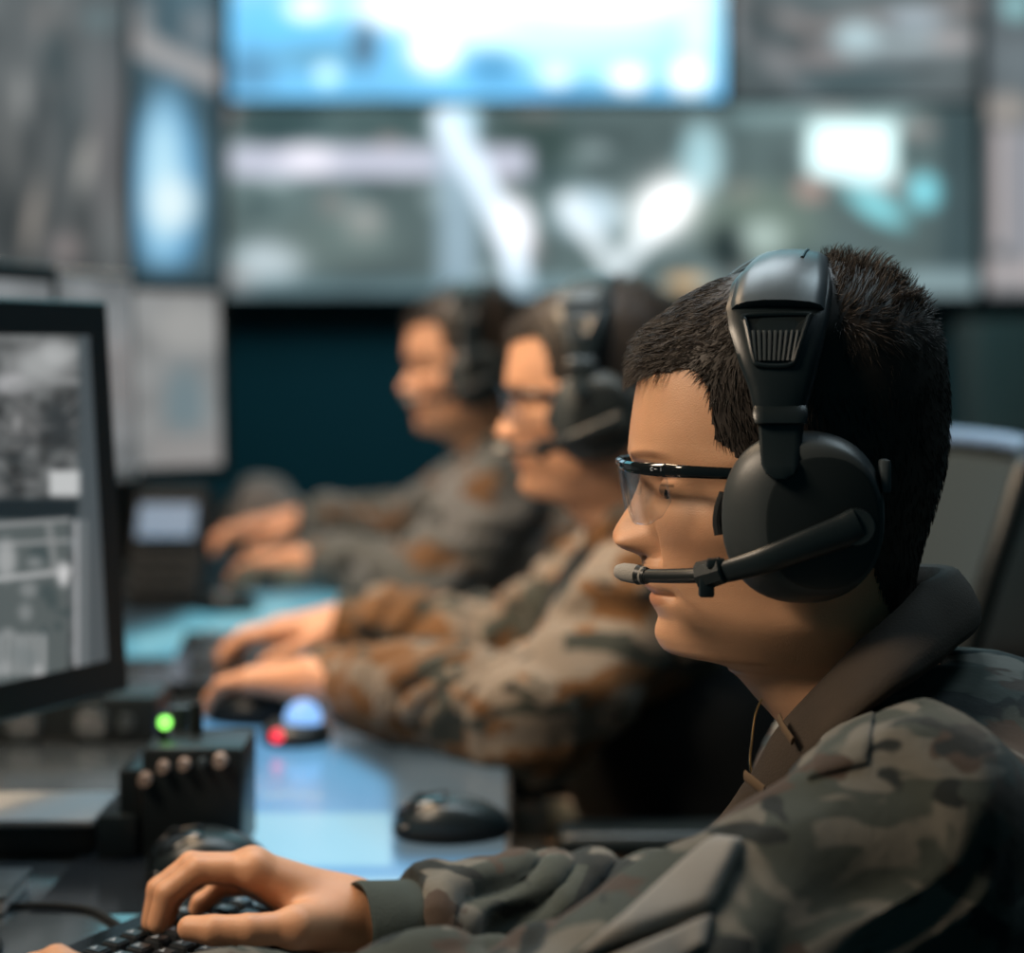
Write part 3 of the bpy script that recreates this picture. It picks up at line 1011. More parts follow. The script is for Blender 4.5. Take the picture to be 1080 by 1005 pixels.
# ------------------------------------------------------------------ clothing
def limb_fold(v, n, a, b, amp, wave, seed, lo=-.1, hi=1.1, slant=.6):
    """ring-like cloth folds along a limb"""
    a = np.asarray(a); b = np.asarray(b); ab = b - a; L = np.linalg.norm(ab); t = (v - a) @ ab / L / L
    dist = np.linalg.norm(v - a - t[:, None] * ab, axis=1)
    d = ab / L; e1 = np.cross(d, [0, 0, 1.0]); e1 /= np.linalg.norm(e1); e2 = np.cross(d, e1)
    ang = np.arctan2((v - a) @ e2, (v - a) @ e1)
    ph = t * L / wave + slant * np.sin(ang + seed) + .55 * np.sin(2 * ang + 2.1 * seed) * .5 + .9 * noise(v, 14, seed)
    s = np.sin(2 * math.pi * ph)
    s = np.sign(s) * np.abs(s) ** .8
    w = np.clip((t - lo) / .12, 0, 1) * np.clip((hi - t) / .12, 0, 1) * np.clip((.14 - dist) / .05, 0, 1)
    mod = .55 + .45 * noise(v, 22, seed + 1)
    return v + n * (amp * w * s * mod)[:, None]


def operator_clothes(j, h, amp=1.0, seed=0):
    """jacket surface around torso and both arms. j: joint dictionary in world space"""
    def f(p):
        d = ellip(p, j['chest'], j['chest_r'])
        d = smin(d, cap(p, j['chest'], j['waist'], .135, .135), .08)
        d = smin(d, cap(p, j['waist'], j['hip'], .135, .15), .06)
        for s_ in 'LR':
            sh, el, wr = j['sh' + s_], j['el' + s_], j['wr' + s_]
            d = smin(d, cap(p, np.asarray(j['neck']) + np.array([.03, 0, -.035]), sh, .042, .056), .05)
            arm = cap(p, sh, el, j.get('ru', .071), .058)
            fo = cap(p, el, wr, .058, .044)
            a = smin(arm, fo, .02)
            d = smin(d, a, .035)
        # open neck
        d = np.maximum(d, -cap(p, np.asarray(j['neck']) + np.array([-.012, 0, .10]), np.asarray(j['neck']) + np.array([-.004, 0, -.005]), .062, .048))
        for s_ in 'LR':      # sleeve ends
            wr, el = np.asarray(j['wr' + s_]), np.asarray(j['el' + s_])
            dn = (wr - el) / np.linalg.norm(wr - el)
            near = np.linalg.norm(p - wr, axis=1) < .075
            d = np.where(near, np.maximum(d, (p - wr) @ dn.astype(np.float32)), d)
        return d
    pts = np.array([j[k] for k in ('shL', 'shR', 'elL', 'elR', 'wrL', 'wrR', 'hip', 'waist', 'neck', 'chest')])
    v, F = net(f, pts.min(0) - .17, pts.max(0) + .17, h)
    for i, s_ in enumerate('LR'):
        n = vnormals(v, F)
        v = limb_fold(v, n, j['el' + s_], j['wr' + s_], .0078 * amp, .046, seed + i, 0.0, 1.0, .8)
        n = vnormals(v, F)
        v = limb_fold(v, n, j['sh' + s_], j['el' + s_], .0050 * amp, .085, seed + 2 + i, -.05, 1.1, 1.2)
    n = vnormals(v, F)
    b = 1 - np.abs(noise(v * np.array([1, 1, .7]), 11, 1)) * 2
    c = 1 - np.abs(noise(v * np.array([.6, 1, 1]), 24, 2)) * 2
    v = v + n * (amp * (.0080 * b + .0036 * c))[:, None]
    return v, F


def grid_patch(fn, nu, nv):
    u, t = np.meshgrid(np.linspace(0, 1, nu), np.linspace(0, 1, nv), indexing='ij')
    p = fn(u, t)
    idx = np.arange(nu * nv).reshape(nu, nv)
    F = np.stack([idx[:-1, :-1], idx[1:, :-1], idx[1:, 1:], idx[:-1, 1:]], -1).reshape(-1, 4)
    return p.reshape(-1, 3), F


def solid(o, th, off=0.0):
    m = o.modifiers.new('thickness', 'SOLIDIFY'); m.thickness = th; m.offset = off
    return o


def boots_and_trousers(r, j, m):
    hip = np.asarray(j['hip'])
    for s_, sg in (('L', -1), ('R', 1)):
        kn = hip + np.array([-.40, sg * .10, -.01]); an = kn + np.array([.02, 0, -.43])
        def f(p, kn=kn, an=an, sg=sg):
            d = cap(p, hip + np.array([0, sg * .075, -.015]), kn, .095, .068)
            return smin(d, cap(p, kn, an, .066, .058), .03)
        j['kn' + s_] = kn; j['an' + s_] = an
    def g(p):
        d = ellip(p, hip + np.array([.02, 0, .0]), (.15, .185, .12))
        for s_, sg in (('L', -1), ('R', 1)):
            d = smin(d, cap(p, hip + np.array([0, sg * .085, -.005]), j['kn' + s_], .088, .068), .04)
            d = smin(d, cap(p, j['kn' + s_], j['an' + s_] + np.array([0, 0, .06]), .066, .056), .03)
        return d
    pts = np.array([hip, j['knL'], j['knR'], j['anL'], j['anR']])
    v, F = net(g, pts.min(0) - .2, pts.max(0) + .2, .011)
    n = vnormals(v, F); v = v + n * (.004 * noise(v, 18, 1))[:, None]
    mk('trousers', v, F, m, r)
    for s_ in 'LR':
        an = np.array(j['an' + s_]); zf = an[2]
        def b(p, an=an):
            d = cap(p, an + np.array([0, 0, .08]), an + np.array([.005, 0, -.02]), .052, .05)
            d = smin(d, cap(p, (an[0] - .02, an[1], .052), (an[0] - .17, an[1], .046), .048, .044), .03)
            return np.maximum(d, .001 - p[:, 2])
        v, F = net(b, (an[0] - .28, an[1] - .1, -.02), (an[0] + .1, an[1] + .1, an[2] + .17), .008)
        mk('boot', v, F, M['leather'], r)


def body_mesh(r, name, head, tint, mat_, hands, j, off, yaw, pitch, sc, label=None):
    pts, F = head
    V = [place(pts, off, yaw, pitch, sc)]; FF = [F]; TT = [tint]; n = len(pts)
    for v, f in hands:
        V.append(v); FF.append(f + n); n += len(v)
        n_ = len(v); TT.append(np.ones((n_, 3)) * np.array([1.0, .93, .90]))
    def core(p):
        d = ellip(p, j['chest'], np.array(j['chest_r']) * .72)
        d = smin(d, cap(p, j['chest'], j['hip'], .10, .11), .06)
        d = smin(d, cap(p, j['neck'], j['chest'], .045, .07), .04)
        for s_ in 'LR':
            d = smin(d, cap(p, j['neck'], j['sh' + s_], .03, .038), .03)
            d = smin(d, cap(p, j['sh' + s_], j['el' + s_], .040, .032), .02)
            d = smin(d, cap(p, j['el' + s_], j['wr' + s_], .032, .024), .02)
            if 'kn' + s_ in j:
                d = smin(d, cap(p, j['hip'], j['kn' + s_], .06, .045), .02)
                d = smin(d, cap(p, j['kn' + s_], j['an' + s_], .042, .03), .02)
        return d
    P_ = np.array([j[k] for k in j if isinstance(j[k], (np.ndarray, tuple, list)) and k != 'chest_r'])
    v, f = net(core, P_.min(0) - .16, P_.max(0) + .16, .014)
    V.append(v); FF.append(f + n); TT.append(np.ones((len(v), 3)))
    o = mk(name, np.concatenate(V), np.concatenate(FF), mat_, r)
    t = np.concatenate(TT)
    at = o.data.color_attributes.new('tint', 'FLOAT_COLOR', 'POINT')
    at.data.foreach_set('color', np.concatenate([t, np.ones((len(t), 1))], 1).astype(np.float32).ravel())
    bpy.context.view_layer.objects.active = o
    return o


def eyes(r, off, yaw, pitch, sc):
    for sg in (-1, 1):
        c = place(np.array([[(696.0 - 860 + 20.5) / 1656, sg * .031, (470 - 512) / 1656]]), off, yaw, pitch, sc)[0]
        e = G().ell(c, (.0114 * sc,) * 3, 24, 16).make('eye', M['eye'], r)
        sub(e, r)
        f_ = rot_z(yaw) @ rot_y(pitch) @ np.array([-1.0, 0, -.1])
        G().ell(c + f_ * .0088 * sc, (.0042 * sc, .0066 * sc, .0066 * sc), 16, 10).make('iris', M['iris'], e)


# ---- shared head data
HP, HF, HT, HSIDE = head_arrays()
HP2, HF2, HT2, HSIDE2 = head_arrays(230, 130)


# ------------------------------------------------------------------ headset (built on the near operator, then copied)
def N_(px, py, v):
    """world point on the near side of the head: pixel (px,py) at lateral offset v"""
    return P(px, py, HD - v)


def mirror_y(p):
    p = np.array(p, dtype=float); p[..., 1] = 2 * HD - p[..., 1]; return p


def build_headset(label, group):
    r = root('headset', tuple(H0), label, 'headset', group)
    # --- headband arc: angle 0 at the temple side, 90 deg over the crown, 180 the far side
    R0 = .0975
    zc = CZ - (440 - 370) / S
    fr = tab([(0, 797), (12, 790), (22, 779), (35, 769), (45, 766), (60, 772), (75, 786), (90, 797)])
    bk = tab([(0, 847), (12, 857), (25, 866), (40, 874), (55, 878), (90, 880)])
    def arcpt(deg, px, rad=R0):
        """point on the band; px measured in the picture where the near half is seen"""
        dd = min(deg, 180 - deg)
        a = math.radians(deg)
        v = rad * math.cos(a); z = zc + rad * 1.02 * math.sin(a)
        vn = rad * math.cos(math.radians(dd))
        x = (px - 540) * (HD - vn) / FP
        return np.array([x, HD - v, z])
    def band(d0, d1, n, inset, r_out, r_in, crown=0.0):
        g = G(); rings = []
        for dg in np.linspace(d0, d1, n):
            dd = min(dg, 180 - dg)
            e = min(1, min(dg - d0, d1 - dg) / 5.0 + .25) if inset else 1
            f0, b0 = fr(dd) + inset, bk(dd) - inset
            w = b0 - f0
            ring = []
            prof_o = [(0.0, -.0030), (.05, -.0008), (.16, .0008), (.35, .0018), (.6, .0018), (.85, .0008), (.96, -.0010), (1.0, -.0035)]
            for q, dr in prof_o: ring.append(arcpt(dg, f0 + w * q, r_out + dr * (1 + crown)))
            for q in (1.0, .7, .3, 0.0): ring.append(arcpt(dg, f0 + w * q, r_in))
            rings.append(ring)
        g.loft(rings)
        return g
    hb = band(3, 177, 88, 0, R0, R0 - .006).make('headband', M['satin'], r, sharp=50)
    sub(hb, r)
    band(43, 137, 40, 5, R0 + .0045, R0 - .001, .6).make('top_cover', M['grey_plastic'], hb, sharp=50)
    band(30, 150, 40, 10, R0 - .0055, R0 - .0105).make('cushion', M['leather'], hb, sharp=60)
    # slot on top cover
    G().tube([arcpt(70, 846, R0 + .0068), arcpt(78, 849, R0 + .0068), arcpt(86, 852, R0 + .0068)], .0012, 8).make('slot', M['black'], hb)
    for side in (0, 1):
        # vent: raised frame, recessed dark grille with ribs
        def ap(deg, px, rad): 
            q = arcpt(deg, px, rad)
            return mirror_y(q) if side else q
        def q_at(u, w):      # u front-back 0..1, w top-bottom 0..1 inside the vent
            deg = 38.5 - 19.0 * w
            f0 = 785 + 6 * w + 0 * u; b0 = 853 - 12 * w
            return deg, f0 + (b0 - f0) * u
        ring_uv = []
        for (u, w) in [(0.0, .12), (.05, .0), (.95, -.04), (1.0, .08), (.93, .80), (.82, 1.0), (.22, 1.0), (.08, .86)]:
            ring_uv.append((u, w))
        cc = spline([*ring_uv, ring_uv[0]], 6)
        path = [ap(*q_at(u, w), R0 + .0022) for u, w in cc]
        vent = G().tube(path, .0016, 8, caps=False).make('vent_frame', M['satin'], hb)
        poly = [ap(*q_at(u, w), R0 + .0020) for u, w in cc[:-1]]
        cen_ = np.mean(poly, axis=0)
        g = G(); g.add([cen_] + poly, [(0, i + 1, (i + 1) % len(poly) + 1) for i in range(len(poly))])
        g.make('grille', M['black'], hb)
        g = G()
        for k in range(9):
            u = .12 + .095 * k
            g.tube([ap(*q_at(u, .34), R0 + .0026), ap(*q_at(u, .62), R0 + .0026), ap(*q_at(u, .93), R0 + .0026)], .0011, 6)
        g.make('grille_rib', M['grey_plastic'], hb)
        # yoke
        def yk(px, py, v):
            q = N_(px, py, v)
            return mirror_y(q) if side else q
        rows = [(428, 796, 850, .0985, .0925), (436, 794, 852, .1030, .0925), (446, 796, 851, .1045, .0930), (448, 800, 848, .1015, .0930), (470, 801, 846, .1045, .097), (490, 803, 844, .1110, .101), (500, 808, 839, .1130, .103), (505, 817, 830, .1130, .104)]
        rings = []
        for (py, a, b, vo, vi) in rows:
            w = b - a
            rings.append([yk(a + w * q, py, vo - e) for q, e in ((0, .002), (.06, .0004), (.2, 0), (.5, 0), (.8, 0), (.94, .0004), (1, .002))] + [yk(b, py, vi), yk(a, py, vi)])
        G().loft(rings).make('yoke', M['satin'], r, sharp=40)
        # ear cup: pad, conical shell, flat disc
        def ring(cx, cy, rx, ry, v, m_=48, p=2.3):
            out = []
            for i in range(m_):
                t = 2 * math.pi * i / m_
                c, s_ = math.cos(t), math.sin(t)
                out.append(yk(cx + rx * np.sign(c) * abs(c) ** (2 / p), cy + ry * np.sign(s_) * abs(s_) ** (2 / p), v))
            return out
        pad = G().loft([ring(846, 545, 74, 80, .070), ring(846, 545, 81, 87, .074), ring(846, 545, 83, 89, .080), ring(846, 545, 80, 86, .0855), ring(846, 545, 72, 78, .087)])
        pad.make('ear_pad', M['leather'], r, sharp=60)
        cup = G().loft([ring(846, 545, 70, 76, .085), ring(846, 545, 84, 89, .0865), ring(847, 545, 86, 91, .0895), ring(848, 545, 85, 90, .0925), ring(854, 547, 78, 86, .0990), ring(861, 549, 70, 80, .1040), ring(866, 551, 66, 76, .1062), ring(868, 552, 58, 68, .1078), ring(868, 552, 30, 36, .1088), ring(868, 552, 2, 2, .1090)])
        cp = cup.make('ear_cup', M['cup'], r, sharp=60)
        sub(cp, r)
        if side == 0:
            G().loft([ring(868, 552, 60, 70, .1070), ring(868, 552, 60, 70, .1085), ring(868, 552, 57, 67, .1092), ring(868, 552, 2, 2, .1096)]).make('cup_plate', M['black'], cp, sharp=50)
            G().tube(spline([yk(764, 520, .083), yk(759, 535, .082), yk(757, 550, .082), yk(759, 564, .083)], 4), .0032, 10).make('wire_guard', M['rubber'], r)
            # volume tab at the rear of the cup
            G().box(yk(933, 502, .095), (.006, .012, .020), bevel=.002).make('volume_wheel', M['grey_plastic'], cp)
            # microphone boom
            G().cyl(yk(903, 556, .100), yk(903, 556, .1155), .0120, .0105, 28).make('boom_pivot', M['satin'], r, sharp=40)
            pts = spline([yk(906, 553, .1135), yk(888, 561, .1135), (yk(850, 575, .113)), yk(810, 590, .110), yk(780, 599, .103), yk(752, 606, .094)], 6)
            rr = np.interp(np.linspace(0, 1, len(pts)), [0, .1, .6, 1], [.0105, .0105, .0080, .0062])
            bm = G().tube(pts, rr, 14, flat=.42, up=(0, 0, 1)).make('boom_arm', M['satin'], r, sharp=60)
            sub(bm, r)
            pts2 = spline([yk(752, 606, .094), yk(730, 607, .085), yk(705, 607.5, .072), yk(680, 607, .058), yk(664, 606, .050)], 5)
            G().tube(pts2, np.linspace(.0048, .0040, len(pts2)), 12).make('boom_rod', M['black'], bm)
            a_, b_ = yk(762, 601, .098), yk(738, 608, .088)
            jt = G()
            ax = (a_ - b_) / np.linalg.norm(a_ - b_)
            jt.tube([b_ - ax * .001, b_, a_, a_ + ax * .001], [.0070, .0088, .0080, .0060], 8, flat=.7)
            jt.box(yk(745, 618, .091), (.009, .009, .013), bevel=.0015)
            jt.box(yk(755, 594, .096), (.011, .008, .006), bevel=.0015)
            jt.make('joint', M['satin'], bm, sharp=30)
            t0, t1 = yk(683, 607.5, .060), yk(653, 602.5, .044)
            tt = (t1 - t0)
            mt = G().tube([t0, t0 + tt * .12, t0 + tt * .5, t0 + tt * .85, t0 + tt * 1.05, t0 + tt * 1.14], [.0042, .0056, .0060, .0056, .0040, .0012], 18).make('microphone', M['foam'], r, sharp=70)
            sub(mt, r)
            G().tube([t0 + tt * .02, t0 + tt * .30], [.0050, .0063], 18).make('microphone_ring', M['black'], mt)
    return r


def build_glasses(label, group, logo=True):
    r = root('safety_glasses', tuple(H0), label, 'glasses', group)
    # front curve: lateral v -> forward position (pixels at head depth) and height
    fx = tab([(0, 655), (.008, 653), (.020, 652.5), (.032, 656), (.044, 665), (.054, 679), (.062, 698)])
    def fp(v, dy=0.0, dx=0.0):
        av = abs(v)
        x = (fx(av) + dx - 540) / S
        z = CZ - (487.0 + 3.0 * (av / .06) + dy - 370) / S
        return np.array([x, HD - v, z])
    vs = np.linspace(-.0615, .0615, 41)
    rings = []
    for v in vs:
        av = abs(v)
        hh = np.interp(av, [0, .008, .02, .045, .0615], [3.0, 4.0, 5.0, 6.0, 7.0])      # half height in px
        o = [fp(v, -hh, 1.5), fp(v, -hh * .6, -1.8), fp(v, hh * .5, -1.8), fp(v, hh, .5), fp(v, hh * .9, 4.0), fp(v, -hh * .7, 5.5)]
        rings.append(o)
    rim = G().loft(rings).make('brow_bar', M['gloss'], r, sharp=50)
    for side in (1, -1):
        pts = [fp(side * .0605, 0, 3), None, None, None, None]
        zz = lambda py: CZ - (py - 370) / S
        path = [fp(side * .0600, 0, 2), np.array([(712 - 540) / S, HD - side * .0690, zz(490.5)]), np.array([(745 - 540) / S, HD - side * .0745, zz(491.5)]),
                np.array([(785 - 540) / S, HD - side * .0785, zz(493)]), np.array([(835 - 540) / S, HD - side * .0800, zz(497)]), np.array([(870 - 540) / S, HD - side * .0785, zz(515)])]
        path = spline(path, 5)
        hh = np.interp(np.linspace(0, 1, len(path)), [0, .2, .6, .85, 1], [.0042, .0038, .0034, .0028, .0020])
        tm = G().tube(path, hh, 12, flat=.42, up=(0, 0, 1)).make('temple_arm', M['gloss'], r, sharp=60)
        sub(tm, r)
        if side == 1:
            # small pale mark near the hinge: an open curl, a dash and an upright
            c0 = np.array([(688 - 540) * (HD - .0672) / FP, HD - .0672, CZ - (494.5 - 370) * (HD - .0672) / FP])
            n0 = np.array([-.5, -.86, 0])
            c0 = c0 + n0 * .0006
            tdir = np.array([.86, -.5, 0])
            g = G()
            cv = [c0 + tdir * (0.0009 * math.cos(a)) + np.array([0, 0, 0.0009 * math.sin(a)]) for a in np.linspace(.8, 5.4, 12)]
            g.tube(cv, .00028, 6)
            g.tube([c0 + tdir * .0016, c0 + tdir * .0036], .00026, 6)
            g.tube([c0 + tdir * .0060 + np.array([0, 0, .0011]), c0 + tdir * .0060 - np.array([0, 0, .0011])], .00030, 6)
            g.make('logo_mark', M['legend'], tm)
    for side in (1, -1):
        def fn(u, t, side=side):
            v = .0065 + u * (.0600 - .0065)
            bot = np.interp(u, [0, .12, .3, .55, .8, .93, 1], [20, 36, 50, 57, 55, 46, 30])
            out = np.zeros(u.shape + (3,))
            x = np.interp(v, [0, .008, .020, .032, .044, .054, .062], [655, 653, 652.5, 656, 665, 679, 698]) + 2.0 + 9 * t ** 1.5 * np.interp(u, [0, 1], [1.0, .5])
            out[..., 0] = (x - 540) / S
            out[..., 1] = HD - side * v
            out[..., 2] = CZ - (487 + 3 * v / .06 + 2 + t * bot - 370) / S
            return out
        v_, f_ = grid_patch(fn, 28, 16)
        o = mk('lens', v_, f_, M['lens'], r)
        solid(o, .0016)
    for side in (1, -1):
        G().ell(np.array([(672 - 540) / S, HD - side * .0125, CZ - (512 - 370) / S]), (.0022, .0016, .0055), 10, 8).make('nose_pad', M['lens'], r)
    return r


# ------------------------------------------------------------------ collars, cuffs, patches
def collar(r, neckc, m, tilt, pts_in, pts_out, name='collar'):
    pass


def cuff(r, el, wr, m, rad=.036, L=.052, seed=1):
    wr = np.asarray(wr, dtype=float) + (np.asarray(wr, dtype=float) - np.asarray(el, dtype=float)) * .04
    el = np.asarray(el, dtype=float); wr = np.asarray(wr, dtype=float)
    d = (wr - el) / np.linalg.norm(wr - el)
    a = np.cross(d, [0, 0, 1.0]); a /= np.linalg.norm(a); b = np.cross(d, a)
    rings = []
    L = L * 1.25
    prof = [(-L * .55, rad * 1.17), (-L * .2, rad * 1.10), (.0, rad * 1.04), (L * .45, rad * 1.02), (L * .5, rad * .98), (L * .48, rad * .90), (L * .2, rad * .88), (-L * .2, rad * .86)]
    for s_, rr in prof:
        ring = []
        for i in range(40):
            t = 2 * math.pi * i / 40
            w = rr * (1 + .05 * math.sin(3 * t + seed) + .03 * math.sin(5 * t + 2 * seed + s_ * 60))
            ring.append(wr + d * s_ + w * (math.cos(t) * a * 1.05 + math.sin(t) * b * .9))
        rings.append(ring)
    return G().loft(rings, True, False).make('cuff', m, r, sharp=70)

# =================================================================== near operator
def near_operator():
    j = dict(neck=P(925, 742, 1.285), chest=np.array([.300, 1.28, CZ - .385]), chest_r=(.150, .205, .175),
             waist=np.array([.40, 1.28, CZ - .50]), hip=np.array([.50, 1.28, .575]),
             shL=P(972, 905, 1.085), elL=P(610, 1120, 1.0), wrL=P(190, 1118, 1.12),
             shR=np.array([.285, 1.475, CZ - .285]), elR=P(775, 992, 1.52), wrR=P(428, 985, 1.385))
    r = root('person', (.45, 1.28, 0), 'person in sharp focus in camouflage jacket, clear glasses and headset, typing', 'person', 'seated operators along the desk')
    boots_and_trousers(r, j, M['camo'])
    # right hand: reaching over the keyboard, index finger arched, thumb below it
    d = 1.365
    R_ = dict(index=[P(268, 917, d), P(208, 917, d - .006), P(176, 942, d - .01), P(166, 974, d - .012)],
              middle=[P(266, 914, d + .022), P(202, 912, d + .018), P(168, 938, d + .014), P(160, 972, d + .012)],
              ring=[P(270, 922, d + .042), P(212, 920, d + .042), P(182, 944, d + .038), P(174, 974, d + .036)],
              little=[P(282, 934, d + .060), P(236, 934, d + .062), P(212, 952, d + .060), P(202, 974, d + .058)],
              thumb=[P(312, 978, d - .030), P(262, 981, d - .042), P(225, 981, d - .044), P(200, 979, d - .040)])
    handR = hand_mesh(R_, P(372, 972, 1.385), P(445, 985, 1.40), .0014)
    e = 1.10
    L_ = dict(index=[P(104, 1040, e + .02), P(66, 1018, e + .045), P(42, 1024, e + .05), P(24, 1040, e + .052)],
              middle=[P(104, 1036, e), P(60, 1014, e + .02), P(34, 1022, e + .025), P(14, 1040, e + .028)],
              ring=[P(108, 1040, e - .02), P(66, 1020, e - .01), P(40, 1028, e - .005), P(22, 1044, e)],
              little=[P(120, 1050, e - .04), P(84, 1034, e - .035), P(62, 1040, e - .03), P(46, 1052, e - .03)],
              thumb=[P(135, 1062, e + .045), P(108, 1060, e + .07), P(92, 1062, e + .085), P(78, 1068, e + .092)])
    handL = hand_mesh(L_, P(175, 1105, 1.12), P(250, 1122, 1.10), .002)
    body_mesh(r, 'body', (HP, HF), HT, M['skin'], [handR, handL], j, (0, 0, 0), 0, 0, 1)
    eyes(r, (0, 0, 0), 0, 0, 1)
    hv, hf = hair_geo(HP, HF, HSIDE, 3, 15000, 0)
    mk('hair', place(hv, (0, 0, 0)), hf, M['hair'], r)
    v, F = operator_clothes(j, .0042, 1.0, 1)
    jk = mk('jacket', v, F, M['camo'], r)
    sub(jk, r)
    # collar: band standing around the neck, folded outwards, running down to the closure
    inn = [(976, 616), (950, 642), (905, 680), (866, 722), (822, 772), (796, 818), (768, 862), (757, 884)]
    out = [(1014, 676), (985, 700), (942, 728), (896, 762), (866, 800), (838, 836), (800, 868), (762, 890)]
    depth_in = [1.235, 1.215, 1.205, 1.205, 1.215, 1.235, 1.255, 1.262]
    depth_out = [1.21, 1.178, 1.150, 1.145, 1.16, 1.18, 1.215, 1.25]
    I = spline([P(a, b, c) for (a, b), c in zip(inn, depth_in)], 6)
    O = spline([P(a, b, c) for (a, b), c in zip(out, depth_out)], 6)
    def both(A, back):
        Bm = mirror_y(A)
        k = np.clip((np.linspace(0, 1, len(A)) - .25) / .75, 0, 1)
        Bm[:, 0] += .075 * k; Bm[:, 1] -= .03 * k
        Bm = Bm[::-1]
        return np.concatenate([Bm, back, A])
    bi = np.array([mirror_y(P(976, 616, 1.235)) * (1 - t) + P(976, 616, 1.235) * t + np.array([.022 * math.sin(math.pi * t), 0, .004 * math.sin(math.pi * t)]) for t in np.linspace(.12, .88, 7)])
    bo = np.array([mirror_y(P(1014, 676, 1.21)) * (1 - t) + P(1014, 676, 1.21) * t + np.array([.026 * math.sin(math.pi * t), 0, .004 * math.sin(math.pi * t)]) for t in np.linspace(.12, .88, 7)])
    A, B = both(I, bi), both(O, bo)
    rows = []
    cc = np.array([H0[0] + .03, HD, 0])
    for t, bulge in ((0, 0), (.03, .0028), (.12, .0045), (.4, .0055), (.75, .0045), (.95, .001), (1.0, -.003)):
        q = A * (1 - t) + B * t
        o_ = q - cc; o_[:, 2] = 0; o_ /= np.linalg.norm(o_, axis=1)[:, None] + 1e-9
        q = q + o_ * bulge + np.array([0, 0, bulge * .8])
        w_ = .0014 * noise(q, 55, 1)
        rows.append(q + o_ * w_[:, None])
    # inner wall of the band
    q = A + 0; o_ = q - cc; o_[:, 2] = 0; o_ /= np.linalg.norm(o_, axis=1)[:, None] + 1e-9
    rows = [A - o_ * .004 + np.array([0, 0, -.035]), A - o_ * .003] + rows
    rows = np.array(rows)
    ni, nj = rows.shape[:2]
    idx = np.arange(ni * nj).reshape(ni, nj)
    F = np.stack([idx[:-1, :-1], idx[1:, :-1], idx[1:, 1:], idx[:-1, 1:]], -1).reshape(-1, 4)
    cl = solid(mk('collar', rows.reshape(-1, 3), F, M['collar'], r), .0018)
    sub(cl, r)
    cl['label'] = 'dark brown collar folded outwards'
    # stitched tape loops on the collar edge
    for (a, b) in (((822, 758), (836, 782)), ((786, 818), (806, 834))):
        p0, p1 = P(*a, 1.195), P(*b, 1.172)
        G().tube([p0, (p0 + p1) / 2 + np.array([-.002, -.003, .002]), p1], .0035, 8, flat=.35).make('tape_loop', M['thread'], cl)
    # pieces sewn on the sleeve, laid on the cloth surface
    tree = tree_of(jk)
    patch_on(tree, 'pocket_flap', [(610, 1012), (757, 886), (784, 889), (750, 962)], M['flap'], jk, .0065, .003, lab='pale grey pocket flap')
    patch_on(tree, 'pocket_flap', [(640, 1015), (750, 968), (744, 1000), (690, 1030)], M['flap'], jk, .004, .003, lab='pale grey lower pocket edge')
    patch_on(tree, 'shoulder_tab', [(852, 822), (872, 768), (922, 752), (915, 806)], M['camo'], jk, .0022, .002)
    # neck chain
    ch = G().tube(spline([P(806, 732, 1.262), P(797, 752, 1.268), P(793, 780, 1.275), P(791, 806, 1.28), P(797, 830, 1.29)], 6), .0007, 8)
    ch.make('neck_chain', M['gold'], r)
    cuff(r, j['elR'], j['wrR'], M['cuff'], .037)
    cuff(r, j['elL'], j['wrL'], M['cuff'], .037)
    return r, j


from mathutils.bvhtree import BVHTree


def tree_of(o):
    off = Vector(tuple(ORG.get(o.name, (0, 0, 0))))
    me = o.data
    return BVHTree.FromPolygons([v.co + off for v in me.vertices], [tuple(p.vertices) for p in me.polygons])


def patch_on(tree, name, quad_, m, parent, off, th, n=26, lab=None):
    """a piece of cloth sewn onto a garment: found on the garment by looking from the front left"""
    (ax, ay), (bx, by), (cx, cy), (dx, dy) = quad_
    u, t = np.meshgrid(np.linspace(0, 1, n), np.linspace(0, 1, n), indexing='ij')
    X = (ax * (1 - u) + bx * u) * (1 - t) + (dx * (1 - u) + cx * u) * t
    Y = (ay * (1 - u) + by * u) * (1 - t) + (dy * (1 - u) + cy * u) * t
    pts = np.zeros((n, n, 3)); eye_ = Vector((0, 0, CZ)); last = None
    for i in range(n):
        for k in range(n):
            d_ = Vector(tuple(P(X[i, k], Y[i, k], 1.0))) - eye_
            h, nn, _, _ = tree.ray_cast(eye_, d_.normalized())
            if h is None: pts[i, k] = last if last is not None else P(X[i, k], Y[i, k], 1.0)
            else:
                if nn.dot(d_) > 0: nn = -nn
                e_ = min(u[i, k], 1 - u[i, k], t[i, k], 1 - t[i, k])
                pts[i, k] = np.array(h + nn * off * (0.35 + .65 * min(1, e_ / .08)))
            last = pts[i, k]
    for _ in range(3):
        q = pts.copy()
        q[1:-1, 1:-1] = (pts[:-2, 1:-1] + pts[2:, 1:-1] + pts[1:-1, :-2] + pts[1:-1, 2:]) / 4
        pts = q
    idx = np.arange(n * n).reshape(n, n)
    F = np.stack([idx[:-1, :-1], idx[1:, :-1], idx[1:, 1:], idx[:-1, 1:]], -1).reshape(-1, 4)
    o = solid(mk(name, pts.reshape(-1, 3), F, m, parent), th)
    if lab: o['label'] = lab
    return o




near_operator()


